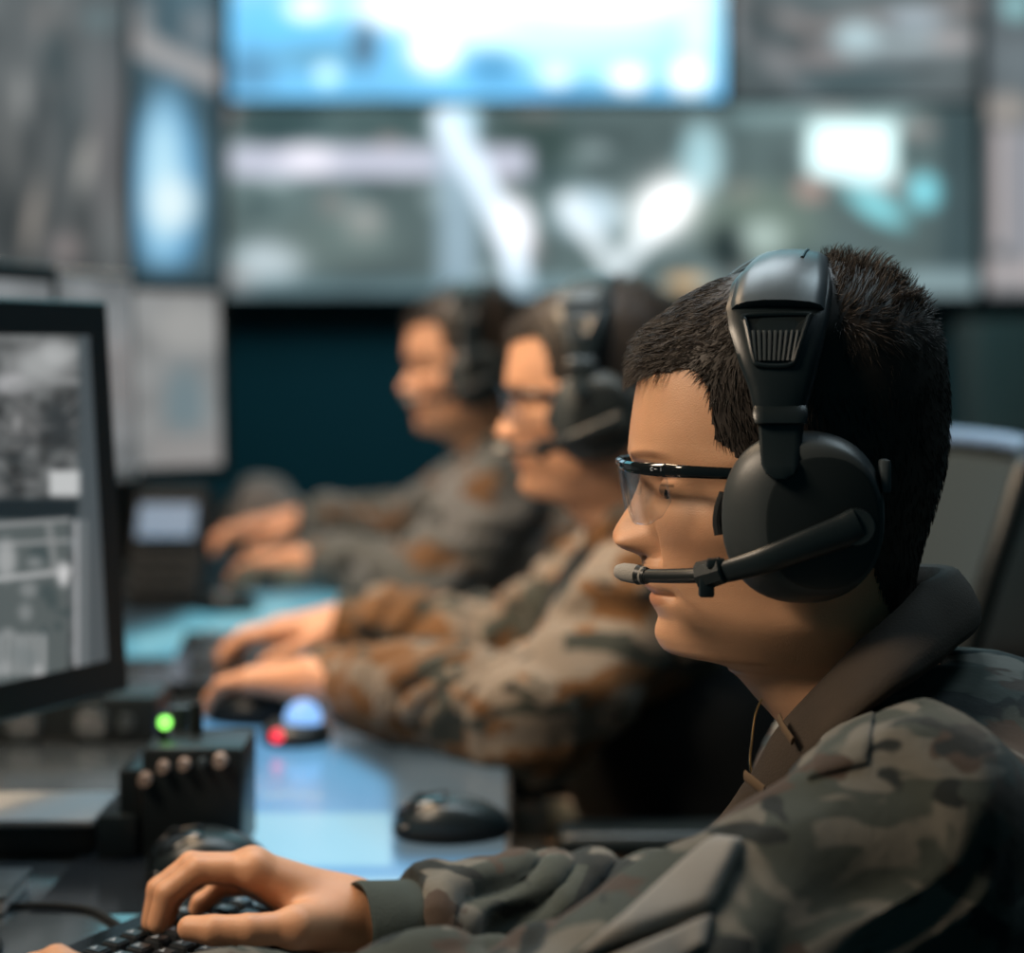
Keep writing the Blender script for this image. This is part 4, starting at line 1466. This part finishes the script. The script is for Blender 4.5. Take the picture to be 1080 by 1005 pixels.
def relaxed_hand(wrist, heading, thumb_side, pitch=0.0, grip=0.0):
    """finger joints of a hand lying palm down; heading is a ground direction, thumb_side +1/-1 (left of heading is +1)"""
    c, s_ = math.cos(heading), math.sin(heading)
    def T(x, y, z):
        x, z = x * math.cos(pitch) - z * math.sin(pitch), x * math.sin(pitch) + z * math.cos(pitch)
        y = y * thumb_side
        return np.asarray(wrist) + np.array([x * c - y * s_, x * s_ + y * c, z])
    J = {}
    for n_, y, L in (('index', .026, 1.0), ('middle', .008, 1.08), ('ring', -.011, 1.0), ('little', -.029, .82)):
        k = grip
        J[n_] = [T(.086 - abs(y) * .15, y, .006), T(.086 + .040 * L, y * 1.15, .004 - .010 * k), T(.086 + .060 * L, y * 1.2, -.010 - .012 * k), T(.086 + .074 * L, y * 1.2, -.026 - .010 * k)]
    J['thumb'] = [T(.028, .028, -.008), T(.058, .046, -.016), T(.082, .047, -.024), T(.100, .041, -.030)]
    return J


def far_operator(off, j, label, camo, seed, yaw=0.0, pitch=0.0, h=.0075, vest=True, hands=None, skin='skin2'):
    off = np.asarray(off, dtype=float)
    r = root('person', (j['hip'][0] - .05, j['hip'][1], 0), label, 'person', 'seated operators along the desk')
    boots_and_trousers(r, j, camo)
    hm = []
    for s_ in 'LR':
        wr, el = np.asarray(j['wr' + s_]), np.asarray(j['el' + s_])
        hd = math.atan2(*(j.get('head' + s_) or ((wr - el)[1], (wr - el)[0])))
        J = relaxed_hand(wr + np.array([-.03, 0, 0]), hd, -1 if s_ == 'L' else 1, -.12)
        hm.append(hand_mesh(J, wr + np.array([-.03, 0, 0]), wr + (el - wr) * .2, .003))
    body_mesh(r, 'body', (HP2, HF2), HT2, M[skin], hm, j, off, yaw, pitch, 1.0)
    eyes(r, off, yaw, pitch, 1.0)
    hv, hf = hair_geo(HP2, HF2, HSIDE2, seed, 3500, 0)
    mk('hair', place(hv, off, yaw, pitch), hf, M['hair'], r)
    v, F = operator_clothes(j, h, 1.3, seed)
    mk('jacket', v, F, camo, r)
    for s_ in 'LR': cuff(r, j['el' + s_], j['wr' + s_], camo, .037)
    # collar: folded band around the neck
    nk = np.asarray(j['neck'])
    rings = []
    for (rr, z, tl) in ((.058, -.01, 0), (.060, .035, .3), (.064, .050, .4), (.072, .048, .4), (.082, .020, .3), (.090, -.015, .2)):
        ring = []
        for i in range(48):
            t = 2 * math.pi * i / 48
            ring.append(nk + np.array([.008 + rr * math.cos(t) * 1.1, rr * math.sin(t), z + .022 * math.cos(t) + .004 * math.sin(5 * t + seed)]))
        rings.append(ring)
    G().loft(rings, True, False).make('collar', camo, r, sharp=80)
    if vest:
        def f(p):
            cr = np.array(j['chest_r']) + .016
            d = ellip(p, j['chest'], cr)
            d = smin(d, cap(p, j['chest'], j['waist'], .150, .150), .08)
            d = smin(d, cap(p, j['waist'], j['hip'], .150, .150), .06)
            for s_ in 'LR':
                d = smin(d, cap(p, nk + np.array([.035, 0, -.035]), np.asarray(j['sh' + s_]) * .45 + nk * .55, .052, .052), .03)
            for s_ in 'LR':
                d = np.maximum(d, -(cap(p, j['sh' + s_], j['el' + s_], .084, .075)))
            d = np.maximum(d, -cap(p, nk + np.array([-.02, 0, .10]), nk + np.array([-.012, 0, -.01]), .085, .075))
            return d
        pts = np.array([j[k] for k in ('shL', 'shR', 'hip', 'chest', 'neck')])
        v, F = net(f, pts.min(0) - .2, pts.max(0) + .2, .008)
        mk('vest', v, F, M['vest'], r)
    return r


j2 = dict(neck=np.array([.165, 2.30, CZ - .205]), chest=np.array([.195, 2.30, CZ - .36]), chest_r=(.135, .195, .17),
          waist=np.array([.24, 2.30, CZ - .48]), hip=np.array([.27, 2.30, .575]),
          shL=np.array([.150, 2.11, CZ - .262]), elL=P(560, 758, 2.06), wrL=P(368, 718, 2.20),
          shR=np.array([.155, 2.49, CZ - .262]), elR=P(545, 690, 2.62), wrR=P(385, 660, 2.62), ru=.068)
p2 = far_operator((-.082, 1.02, .025), j2, 'middle person of the row in a black vest over brown camouflage sleeves', M['camo_warm'], 2)
j3 = dict(neck=np.array([-.005, 3.38, CZ - .175]), chest=np.array([.035, 3.38, CZ - .33]), chest_r=(.135, .195, .17),
          waist=np.array([.085, 3.38, CZ - .47]), hip=np.array([.14, 3.38, .575]),
          shL=np.array([-.035, 3.19, CZ - .232]), elL=P(452, 622, 3.10), wrL=P(345, 592, 3.22),
          shR=np.array([-.03, 3.57, CZ - .232]), elR=P(415, 562, 3.65), wrR=P(330, 552, 3.60), ru=.066)
p3 = far_operator((-.255, 2.10, .056), j3, 'person furthest along the row with a lit face and grey camouflage sleeves', M['camo_grey'], 5, yaw=.26, h=.009, vest=False)

hs = build_headset('black over-ear headset with boom microphone worn by the person in sharp focus', 'headsets on the operators')
h2 = copy_tree(hs); h2.location = tuple(H0 + np.array([-.082, 1.02, .025])); h2['label'] = 'black headset with boom microphone on the middle person in the black vest'
h3 = copy_tree(hs); h3.location = tuple(H0 + np.array([-.255, 2.10, .056])); h3.rotation_euler = (0, 0, .26); h3['label'] = 'black headset on the furthest person with grey sleeves'
gs = build_glasses('clear safety glasses with black brow bar on the person in sharp focus', 'safety glasses')
g2 = copy_tree(gs); g2.location = h2.location; g2['label'] = 'black-rimmed glasses on the middle person in the black vest'


# ------------------------------------------------------------------ chairs
def make_chair(loc, label):
    r = root('office_chair', loc, label, 'chair', 'office chairs at the desk')
    x, y, _ = loc
    o = np.array([x, y, 0])
    def seat_ring(s_, z):
        return [o + np.array([s_ * (.235 * math.copysign(abs(math.cos(t)) ** .6, math.cos(t))), s_ * .235 * math.copysign(abs(math.sin(t)) ** .6, math.sin(t)), z]) for t in np.linspace(0, 2 * math.pi, 40, endpoint=False)]
    G().loft([seat_ring(.86, .385), seat_ring(.97, .395), seat_ring(1, .415), seat_ring(.98, .438), seat_ring(.86, .450), seat_ring(.4, .445)]).make('seat', M['fabric'], r, sharp=60)
    # backrest: curved mesh panel in a frame
    def bp(u, w, dx=0.0):
        z = .56 + .508 * w
        half = .205 - .02 * (1 - w)
        return np.stack([o[0] + .225 + .115 * w + .03 * w * w - .035 * (2 * u - 1) ** 2 + dx, o[1] + (2 * u - 1) * half, z], -1)
    v, F = grid_patch(lambda u, t: bp(u, t), 20, 20)
    solid(mk('backrest', v, F, M['fabric'], r), .008)
    edge = [(0, 0), (0, .25), (0, .5), (0, .75), (.0, .97), (.03, 1.0)]
    path = [bp(np.array(a), np.array(b)) for a, b in edge] + [bp(np.array(a), np.array(1.0)) for a in (.15, .3, .5, .7, .85)] + [bp(np.array(1 - a), np.array(b)) for a, b in edge[::-1]] + [bp(np.array(a), np.array(0.0)) for a in (.8, .5, .2)]
    path.append(path[0])
    G().tube(path, .014, 12, up=(1, 0, 0), caps=False).make('back_frame', M['black'], r, sharp=60)
    G().tube([bp(np.array(a), np.array(1.0)) + np.array([-.004, 0, .006]) for a in np.linspace(.04, .96, 14)], .0115, 12).make('top_rail', M['rail'], r, sharp=60)
    G().tube([o + (.05, 0, .37), o + (.25, 0, .37), o + (.285, 0, .50), o + (.29, 0, .66)], [.02, .022, .02, .016], 12).make('back_support', M['black'], r, sharp=60)
    for sg in (-1, 1):
        a = G().box(o + np.array([-.045, sg * .29, .693]), (.23, .075, .026), bevel=.011, segs=3).make('armrest', M['satin'], r, sharp=50)
        sub(a, r)
        G().tube([o + (.0, sg * .20, .385), o + (.0, sg * .285, .42), o + (.0, sg * .29, .55), o + (.0, sg * .29, .682)], [.014, .016, .016, .016], 12).make('armrest_post', M['black'], a)
    G().cyl(o + (0, 0, .10), o + (0, 0, .385), .026, .022).make('gas_column', M['metal'], r, sharp=40)
    G().box(o + np.array([0, 0, .375]), (.22, .18, .03), bevel=.006).make('seat_plate', M['black'], r)
    for k in range(5):
        a = 2 * math.pi * k / 5 + .3
        e_ = o + np.array([.29 * math.cos(a), .29 * math.sin(a), .075])
        lg = G().tube([o + (0, 0, .11), o * .5 + e_ * .5 + np.array([0, 0, .012]), e_], [.026, .019, .013], 10).make('leg', M['black'], r, sharp=60)
        sub(lg, r)
        c_ = e_ + np.array([0, 0, -.045])
        dd = np.array([-math.sin(a), math.cos(a), 0])
        G().cyl(c_ - dd * .02, c_ + dd * .02, .029, seg=20).make('caster', M['rubber'], lg, sharp=40)
    return r


make_chair((.205, 2.30, 0), 'grey mesh office chair of the middle person, pale top rail')
make_chair((.50, 1.28, 0), 'grey office chair under the person in sharp focus')
make_chair((.10, 3.38, 0), 'office chair under the furthest person')


# ------------------------------------------------------------------ monitors
def monitor(name, BR, h_dir, width, height, tilt, paint, label, nx=90, ny=90, bezel=.02, frame='black', screen='screen', stand=True, group='desktop monitors on the console'):
    BR = np.asarray(BR, dtype=float)
    h = np.array([h_dir[0], h_dir[1], 0.0]); h /= np.linalg.norm(h)
    nrm = np.cross(h, [0, 0, 1.0])
    up = np.array([0, 0, 1.0]) * math.cos(tilt) - nrm * math.sin(tilt)
    BL = BR - h * width
    r = display(name, (BL + up * height, BR + up * height, BR, BL), nx, ny, paint, label, 'monitor', group, bezel, .045, screen, frame, rootloc=None)
    if stand:
        c = (BL + BR) / 2 - nrm * .11
        zt = c[2] + height * .5
        g = G().tube([(c[0] - nrm[0] * .02, c[1] - nrm[1] * .02, DZ + .008), (c[0] - nrm[0] * .02, c[1] - nrm[1] * .02, zt), tuple(np.array([c[0], c[1], zt]) + nrm * .070)], [.026, .022, .022], 12, flat=.7)
        st = g.make('stand_neck', M[frame], r, sharp=50)
        R = Matrix.Rotation(math.atan2(h[1], h[0]), 3, 'Z')
        G().box((c[0] + nrm[0] * .02, c[1] + nrm[1] * .02, DZ + .0055), (.17, .15, .010), rot=R, bevel=.004).make('stand_base', M[frame], r)
    return r


def pic_near(X, Y):
    p = Pic(X, Y, (70, 76, 78))
    p.rect(-400, 345, 82, 528, (84, 86, 86), 1.5); p.mottle(16, .5, 1)
    p.rect(-400, 345, 40, 362, (118, 120, 120), 2, .7)
    p.blob(42, 385, 38, 26, (176, 178, 178), .95, 1.5); p.blob(60, 372, 18, 14, (192, 194, 194), .8)
    p.blob(12, 405, 20, 12, (186, 186, 188), .9); p.line([(10, 410), (40, 402), (82, 402)], 4, (150, 152, 152), .8)
    p.blob(24, 450, 20, 30, (104, 104, 104), .7); p.blob(62, 448, 18, 24, (58, 62, 64), .8); p.blob(18, 446, 4, 9, (160, 160, 160), .8)
    rr = np.random.default_rng(4)
    for k in range(30):
        x, y = rr.uniform(-60, 80), rr.uniform(410, 520); a = rr.uniform(-1, 1)
        p.line([(x, y), (x + 25 * math.cos(a), y + 25 * math.sin(a))], 1.6, (126, 126, 126) if k % 2 else (50, 56, 58), .6)
    p.rect(52, 496, 88, 523, (206, 208, 208), 2)
    p.rect(-400, 526, 82, 548, (28, 38, 42), 2)
    p.rect(-400, 548, 72, 722, (92, 100, 100), 1.5)
    for k in range(26):
        x, y = rr.uniform(-60, 70), rr.uniform(575, 720)
        p.blob(x, y, rr.uniform(4, 12), rr.uniform(4, 14), (150, 154, 154) if k % 2 else (62, 76, 78), .7)
    p.line([(-100, 562), (72, 548)], 3, (150, 152, 152), .9); p.line([(-100, 580), (72, 570)], 2.5, (160, 162, 162), .8)
    p.line([(-100, 622), (72, 602)], 3.2, (182, 184, 184), .95); p.blob(67, 606, 7, 13, (214, 214, 214))
    p.blob(6, 590, 12, 22, (178, 180, 180), .9); p.line([(52, 555), (58, 600)], 4, (150, 152, 152), .7)
    for k in range(6): p.rect(-2 + k * 9, 668, 3 + k * 9, 712, (186, 188, 188), 1.5, .8)
    p.blob(40, 708, 7, 8, (170, 172, 172), .9)
    p.rect(78, 548, 84, 704, (176, 178, 180), 1.5)
    p.rect(84, 350, 140, 720, (78, 86, 90), 2); p.rect(87, 548, 92, 704, (130, 136, 138), 1.5, .8)
    p.c *= .92
    return p.c


def pic_page(X, Y):
    p = Pic(X, Y, (150, 152, 152)); p.mottle(30, .1, 1)
    p.blob(198, 345, 40, 30, (176, 176, 174), .9); p.blob(195, 425, 22, 40, (118, 140, 148), .9)
    p.rect(160, 455, 235, 490, (160, 156, 154), 8, .9)
    for k in range(8): p.line([(166, 385 + 12 * k), (232, 385 + 12 * k)], 2, (120, 132, 136), .5)
    p.c *= .92
    return p.c


def pic_grey(X, Y):
    p = Pic(X, Y, (120, 124, 126)); p.mottle(30, .15, 2); return p.c


hN = (.424, .904)
monitor('desktop_monitor', P(109, 696, 1.80), hN, .50, .291, math.radians(4), pic_near, 'nearest black monitor at the left edge showing grey aerial pictures', 200, 160, .032)
monitor('desktop_monitor', P(62, 560, 2.42), (.3, .95), .46, .30, math.radians(3), pic_grey, 'dark monitor top peeking over the nearest monitor', 30, 30, .02)
monitor('desktop_monitor', P(140, 494, 2.85), (.22, .97), .44, .262, math.radians(2), pic_grey, 'pale framed monitor between the nearest monitor and the lit page', 40, 40, .014, 'pale')
monitor('desktop_monitor', P(232, 490, 3.85), (.75, .66), .26, .33, math.radians(2), pic_page, 'narrow monitor showing a pale page behind the nearest monitor', 60, 60, .018, 'black')


# ------------------------------------------------------------------ keyboards and mice
def keyboard(loc, rz, label, nrow=5, ncol=15, key_col='key'):
    r = thing('keyboard', loc, label, 'keyboard', 'keyboards on the desk', rz)
    ORG[r.name] = np.zeros(3)
    L_, D_ = .44, .150
    def ring(e, z0, z1):
        return [(-D_ / 2 + e, -L_ / 2 + e, z1), (D_ / 2 - e, -L_ / 2 + e, z0), (D_ / 2 - e, L_ / 2 - e, z0), (-D_ / 2 + e, L_ / 2 - e, z1)]
    G().loft([ring(.004, .001, .001), ring(0, .003, .003), ring(0, .009, .017), ring(.002, .011, .0195)]).make('body', M['gloss'], r, smooth=False)
    kb = bmesh.new(); bmesh.ops.create_cube(kb, size=1); bmesh.ops.scale(kb, vec=(.0165, .0165, .007), verts=kb.verts)
    for v in kb.verts:
        if v.co.z > 0: v.co.x *= .80; v.co.y *= .80
    bmesh.ops.bevel(kb, geom=kb.edges[:], offset=.0012, segments=2, affect='EDGES')
    me = bpy.data.meshes.new('key'); kb.to_mesh(me); kb.free(); me.materials.append(M[key_col])
    # printed legend: small pale mark moulded on each key top
    lg = G(); lg.box((-.002, -.0015, .0), (.0040, .0008, .0003)); lg.box((-.002, .0010, .0), (.0008, .0034, .0003))
    lm = lg.make('legend_source', M['legend'], None, smooth=False); lme = lm.data; bpy.data.objects.remove(lm)
    for a in range(nrow):
        for b in range(ncol):
            x = -.042 + a * .0215 * .93; y = L_ / 2 - .028 - b * .0205
            o = bpy.data.objects.new('key', me); COL.objects.link(o); o.parent = r
            z = .0195 - (x + D_ / 2) / D_ * .0085 + .0035
            o.location = (x, y, z)
            o.rotation_euler = (0, math.atan2(.0085, D_), 0)
            l = bpy.data.objects.new('legend', lme); COL.objects.link(l); l.parent = o; l.location = (0, 0, .0036)
    return r


hx = np.array([.424, .904]); nx_ = np.array([.904, -.424])
c0 = np.array([-.232, 1.50]) - hx * .22 + nx_ * .075
KRZ = math.atan2(-.424, .904)
keyboard((c0[0], c0[1], DZ), KRZ, 'black keyboard under the hand of the person in sharp focus')
keyboard((-.37, 2.66, DZ), .1, 'black keyboard before the middle person')


def mouse(loc, rz, label, L_=.100, W_=.062, H_=.038):
    r = thing('computer_mouse', loc, label, 'mouse', 'computer mice on the desk', rz)
    ORG[r.name] = np.zeros(3)
    def ring(z, k):
        out = []
        for i in range(40):
            t = 2 * math.pi * i / 40
            x = L_ / 2 * math.cos(t); w = W_ / 2 * (1 - .10 * math.cos(t) - .10 * math.cos(2 * t))
            out.append((x * k, w * math.sin(t) * k, z))
        return out
    G().loft([ring(.0005, .90), ring(.003, .97), ring(.009, 1.0), ring(.012, .985)]).make('base', M['rubber'], r, sharp=50)
    rings = []
    for k, zz in ((.985, 0), (.975, .25), (.93, .50), (.84, .72), (.70, .87), (.50, .96), (.25, .995), (.03, 1.0)):
        rg = []
        for (x, y, z) in ring(0, k):
            hh = (H_ - .012) * (1 - .42 * ((x + L_ * .06) / (L_ * .5)) ** 2 * (1 if x < -L_ * .06 else .9))
            rg.append((x, y, .012 + hh * zz))
        rings.append(rg)
    sh = G().loft(rings).make('shell', M['satin'], r, sharp=80)
    for sg in (-1, 1):
        g = G(); cols = []
        u, t = np.meshgrid(np.linspace(0, 1, 10), np.linspace(0, 1, 8), indexing='ij')
        pts = np.zeros((10, 8, 3))
        for i in range(10):
            for k in range(8):
                x = -L_ * .46 + u[i, k] * L_ * .42; y = sg * (.0035 + t[i, k] * W_ * .30)
                kk = min(1, math.hypot(x / (L_ / 2), y / (W_ / 2)))
                hh = (H_ - .012) * (1 - .42 * ((x + L_ * .06) / (L_ * .5)) ** 2)
                zz = np.interp(kk, [.03, .25, .5, .7, .84, .93, .985], [1.0, .995, .96, .87, .72, .5, .0])
                pts[i, k] = (x, y, .0135 + hh * zz)
        idx = np.arange(80).reshape(10, 8)
        F = np.stack([idx[:-1, :-1], idx[1:, :-1], idx[1:, 1:], idx[:-1, 1:]], -1).reshape(-1, 4)
        solid(mk('button', pts.reshape(-1, 3), F, M['gloss'], r), .0012)
    G().cyl((-L_ * .26, -.0028, H_ * .86), (-L_ * .26, .0028, H_ * .86), .0075, seg=24).make('scroll_wheel', M['rubber'], r, sharp=40)
    return r


mouse((-.240, 1.590, DZ), .15, 'black mouse just behind the typing hand', .100, .066, .042)
mouse((-.052, 1.735, DZ), .05, 'black mouse alone near the right edge of the desk', .102, .062, .036)
mouse((-.290, 2.275, DZ), -.2, 'dark mouse under the hand of the middle person', .12, .07, .036)
mouse((-.46, 3.235, DZ), -.2, 'small dark mouse under the hand of the furthest person', .11, .066, .036)

# ------------------------------------------------------------------ radio dock with knobs and stalks
r = root('radio_dock', (-.275, 1.68, DZ), 'black radio dock with knobs and a green lamp beside the nearest monitor', 'radio')
bd = G().box((-.2635, 1.70, DZ + .047), (.083, .09, .092), bevel=.004).make('body', M['black'], r)
G().box((-.314, 1.70, DZ + .038), (.022, .085, .074), bevel=.004).make('side_step', M['black'], r)
G().box((-.325, 1.695, DZ + .020), (.034, .09, .038), bevel=.005).make('lower_step', M['satin'], r)
for (px, py, rr) in ((154, 821, .0060), (173, 808, .0052), (195, 805, .0052), (214, 803, .0036), (233, 801, .0062)):
    q = P(px, py, 1.6545); q[1] = 1.6545
    G().cyl(q, q + np.array([0, -.011, 0]), rr, rr * .85, 18).make('knob', M['beige'] if px != 214 else M['grey_plastic'], r, sharp=40)
st = G().tube([P(172, 800, 1.70), P(172, 766, 1.70)], .0045, 10).make('lamp_stalk', M['black'], r)
sub(st, r)
G().ell(P(174, 762, 1.695), (.0062, .0062, .0062), 16, 12).make('green_lamp', M['led_g'], st)
G().tube([P(207, 800, 1.72), P(207, 770, 1.72), P(207, 742, 1.72)], [.0062, .0058, .0050], 12).make('antenna', M['rubber'], r, sharp=60)
G().tube([P(190, 798, 1.74), P(190, 745, 1.74)], [.006, .0095], 14).make('side_antenna', M['grey_plastic'], r, sharp=60)

# black bar with round dials under the monitor
r = root('control_bar', (-.47, 2.20, DZ), 'long black control bar with round dials below the nearest monitor', 'control unit')
G().box((-.475, 2.20, DZ + .026), (.19, .10, .050), bevel=.004).make('body', M['black'], r)
for (px, rr) in ((24, .021), (96, .019), (133, .009)):
    q = P(px, 762, 2.149)
    dl = G().cyl(q, q + np.array([0, -.006, 0]), rr, rr * .92, 28).make('dial', M['grey_plastic'], r, sharp=40)
    if px < 130:
        sub(dl, r)
        g = G()
        for k in range(6):
            x = (k - 2.5) * .0048; hh = .007 + .003 * ((k * 7) % 3)
            g.tube([q + np.array([x, -.0066, -hh]), q + np.array([x + .001, -.0066, hh * .8])], .0008, 6)
        g.tube([q + np.array([-.010, -.0066, .008]), q + np.array([-.002, -.0066, .010]), q + np.array([.004, -.0066, .006])], .0008, 6)
        g.make('dial_marks', M['pale'], dl)

r = root('docking_box', (-.41, 1.71, DZ), 'black box with a pale lid at the left below the nearest monitor', 'box')
G().box((-.403, 1.715, DZ + .014), (.110, .10, .026), bevel=.003).make('body', M['black'], r)
G().box((-.403, 1.712, DZ + .030), (.114, .108, .006), bevel=.002).make('lid', M['pale'], r)
r = root('notebook', (-.46, 1.54, DZ), 'thin grey notebook cut off by the left edge, before the pale lidded box', 'notebook')
G().box((-.420, 1.53, DZ + .0075), (.086, .08, .012), bevel=.002).make('pages', M['pale'], r)
G().box((-.420, 1.53, DZ + .0148), (.090, .084, .0024), bevel=.001).make('cover', M['grey_plastic'], r)

r = root('puck', (-.225, 2.15, DZ), 'small puck with a glowing pale blue ball and red lamp beside the middle hand', 'puck')
G().loft([[(-.232 + a * .038 * math.cos(t), 2.16 + a * .045 * math.sin(t), DZ + z) for t in np.linspace(0, 2 * math.pi, 32, endpoint=False)] for a, z in ((.95, .0005), (1, .006), (.92, .016), (.7, .022), (.2, .024))]).make('base', M['black'], r, sharp=60)
G().ell((-.224, 2.155, DZ + .026), (.020, .020, .020)).make('ball', M['glow_b'], r)  # emissive pale blue ball on the black base
G().ell(P(292, 776, 2.105), (.0065, .0065, .0065), 14, 10).make('red_lamp', M['led_r'], r)

r = root('desk_phone', (-.565, 3.30, DZ), 'dark desk phone with a blue lit display below the pale page monitor', 'phone')
bd = G().loft([[(-.62, 3.24, DZ + .001), (-.51, 3.24, DZ + .001), (-.51, 3.40, DZ + .001), (-.62, 3.40, DZ + .001)], [(-.62, 3.24, DZ + .03), (-.51, 3.24, DZ + .03), (-.51, 3.40, DZ + .03), (-.62, 3.40, DZ + .03)], [(-.62, 3.34, DZ + .19), (-.51, 3.34, DZ + .19), (-.51, 3.40, DZ + .19), (-.62, 3.40, DZ + .19)]]).make('body', M['rubber'], r, smooth=False)
G().loft([[(-.612, 3.283, DZ + .115), (-.520, 3.283, DZ + .115), (-.520, 3.314, DZ + .165), (-.612, 3.314, DZ + .165)], [(-.612, 3.278, DZ + .118), (-.520, 3.278, DZ + .118), (-.520, 3.309, DZ + .168), (-.612, 3.309, DZ + .168)]]).make('phone_display', M['glow_b2'], r, smooth=False)
for a in range(4):
    for b in range(3):
        q = np.array([-.595 + b * .028, 3.2445 + .0125 * a, DZ + .043 + .020 * a])
        G().box(q + np.array([0, .002, 0]), (.017, .010, .012), bevel=.002).make('phone_key', M['black'], r)

# rounded grey cloth bundle at the far end
def bf(p):
    d = ellip(p, (-.50, 3.98, DZ + .085), (.085, .10, .085))
    d = smin(d, ellip(p, (-.43, 3.95, DZ + .055), (.07, .08, .055)), .04)
    return np.maximum(d, DZ + .002 - p[:, 2])
v, F = net(bf, (-.66, 3.8, DZ - .03), (-.28, 4.15, DZ + .25), .006)
v = v + vnormals(v, F) * (.006 * (1 - 2 * np.abs(noise(v, 22, 1))))[:, None] * (v[:, 2] > DZ + .02)[:, None]
o = mk('cloth_bundle', v, F, M['cloth'], None, origin=(-.48, 3.97, DZ))
tag(o, 'rounded grey cloth bundle on the desk beyond the furthest hand', 'bundle')

# cables on the near desk
for pts, rad, lab in (([(-.46, 1.47), (-.405, 1.50), (-.36, 1.512), (-.318, 1.502), (-.292, 1.470), (-.280, 1.448)], .0026, 'thin black cable looping into the back of the nearest keyboard'),
                      ([(-.40, 1.50), (-.372, 1.44), (-.358, 1.40), (-.36, 1.33), (-.40, 1.26)], .0026, 'thin black cable crossing the desk left of the nearest keyboard')):
    c_ = spline([(a, b, DZ + rad + .0005) for a, b in pts], 8)
    o = G().tube(c_, rad, 10).make('cable', M['rubber'], None, sharp=60)
    tag(o, lab, 'cable', 'cables by the nearest keyboard')

# ------------------------------------------------------------------ video wall reflection, painted as glowing sheets on the desk top
def pic_reflection(X, Y):
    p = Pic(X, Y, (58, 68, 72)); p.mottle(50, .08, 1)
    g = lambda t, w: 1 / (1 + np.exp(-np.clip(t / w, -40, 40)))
    # blue reflection painted in, its boundary running down to the right
    boundary = np.interp(X, [150, 215, 330, 430, 470, 545], [745, 748, 778, 832, 858, 862])
    p.mix(g(Y - boundary, 6), (104, 166, 214))
    p.mix(.75 * g(Y - boundary, 6) * g(845 - Y, 12) * g(X - 320, 25), (120, 186, 226))
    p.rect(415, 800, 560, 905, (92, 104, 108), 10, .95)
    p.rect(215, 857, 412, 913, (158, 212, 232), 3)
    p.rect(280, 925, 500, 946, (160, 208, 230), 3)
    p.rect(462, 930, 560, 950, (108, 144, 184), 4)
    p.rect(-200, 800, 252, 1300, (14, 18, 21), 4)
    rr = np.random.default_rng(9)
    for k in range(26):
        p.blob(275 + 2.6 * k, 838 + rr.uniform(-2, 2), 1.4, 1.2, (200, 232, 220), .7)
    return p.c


def pic_reflection_far(X, Y):
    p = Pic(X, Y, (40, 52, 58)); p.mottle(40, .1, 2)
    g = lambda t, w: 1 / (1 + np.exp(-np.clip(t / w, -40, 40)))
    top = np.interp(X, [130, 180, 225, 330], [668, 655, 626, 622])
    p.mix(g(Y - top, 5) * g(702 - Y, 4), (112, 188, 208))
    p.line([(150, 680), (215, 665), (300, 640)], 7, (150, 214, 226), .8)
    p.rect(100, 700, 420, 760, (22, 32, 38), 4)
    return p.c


def painted_reflection(x0, x1, y0, y1, nx, ny, paint, label):  # added glowing sheet in place of the video wall's reflection
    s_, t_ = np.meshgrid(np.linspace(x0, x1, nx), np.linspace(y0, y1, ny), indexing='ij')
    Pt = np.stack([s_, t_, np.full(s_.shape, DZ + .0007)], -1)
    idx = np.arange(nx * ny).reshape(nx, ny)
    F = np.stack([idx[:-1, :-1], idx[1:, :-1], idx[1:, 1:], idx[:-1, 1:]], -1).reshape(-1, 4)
    tp = mk('painted_reflection', Pt.reshape(-1, 3), F, M['reflection_glow'], bpy.data.objects['console_desk'], smooth=False)
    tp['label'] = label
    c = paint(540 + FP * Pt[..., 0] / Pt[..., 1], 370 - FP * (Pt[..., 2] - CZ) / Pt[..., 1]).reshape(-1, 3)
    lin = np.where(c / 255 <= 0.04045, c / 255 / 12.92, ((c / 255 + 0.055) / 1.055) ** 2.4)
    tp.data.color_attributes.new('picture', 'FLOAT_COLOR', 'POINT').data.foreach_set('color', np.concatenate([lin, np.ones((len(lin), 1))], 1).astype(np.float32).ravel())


painted_reflection(-.36, -.006, 1.50, 2.36, 150, 260, pic_reflection, 'painted blue reflection, a glowing sheet on the desk top by the near keyboard')
painted_reflection(-.64, -.27, 2.76, 3.52, 80, 120, pic_reflection_far, 'painted cyan reflection, a glowing sheet on the desk top beyond the middle hand')
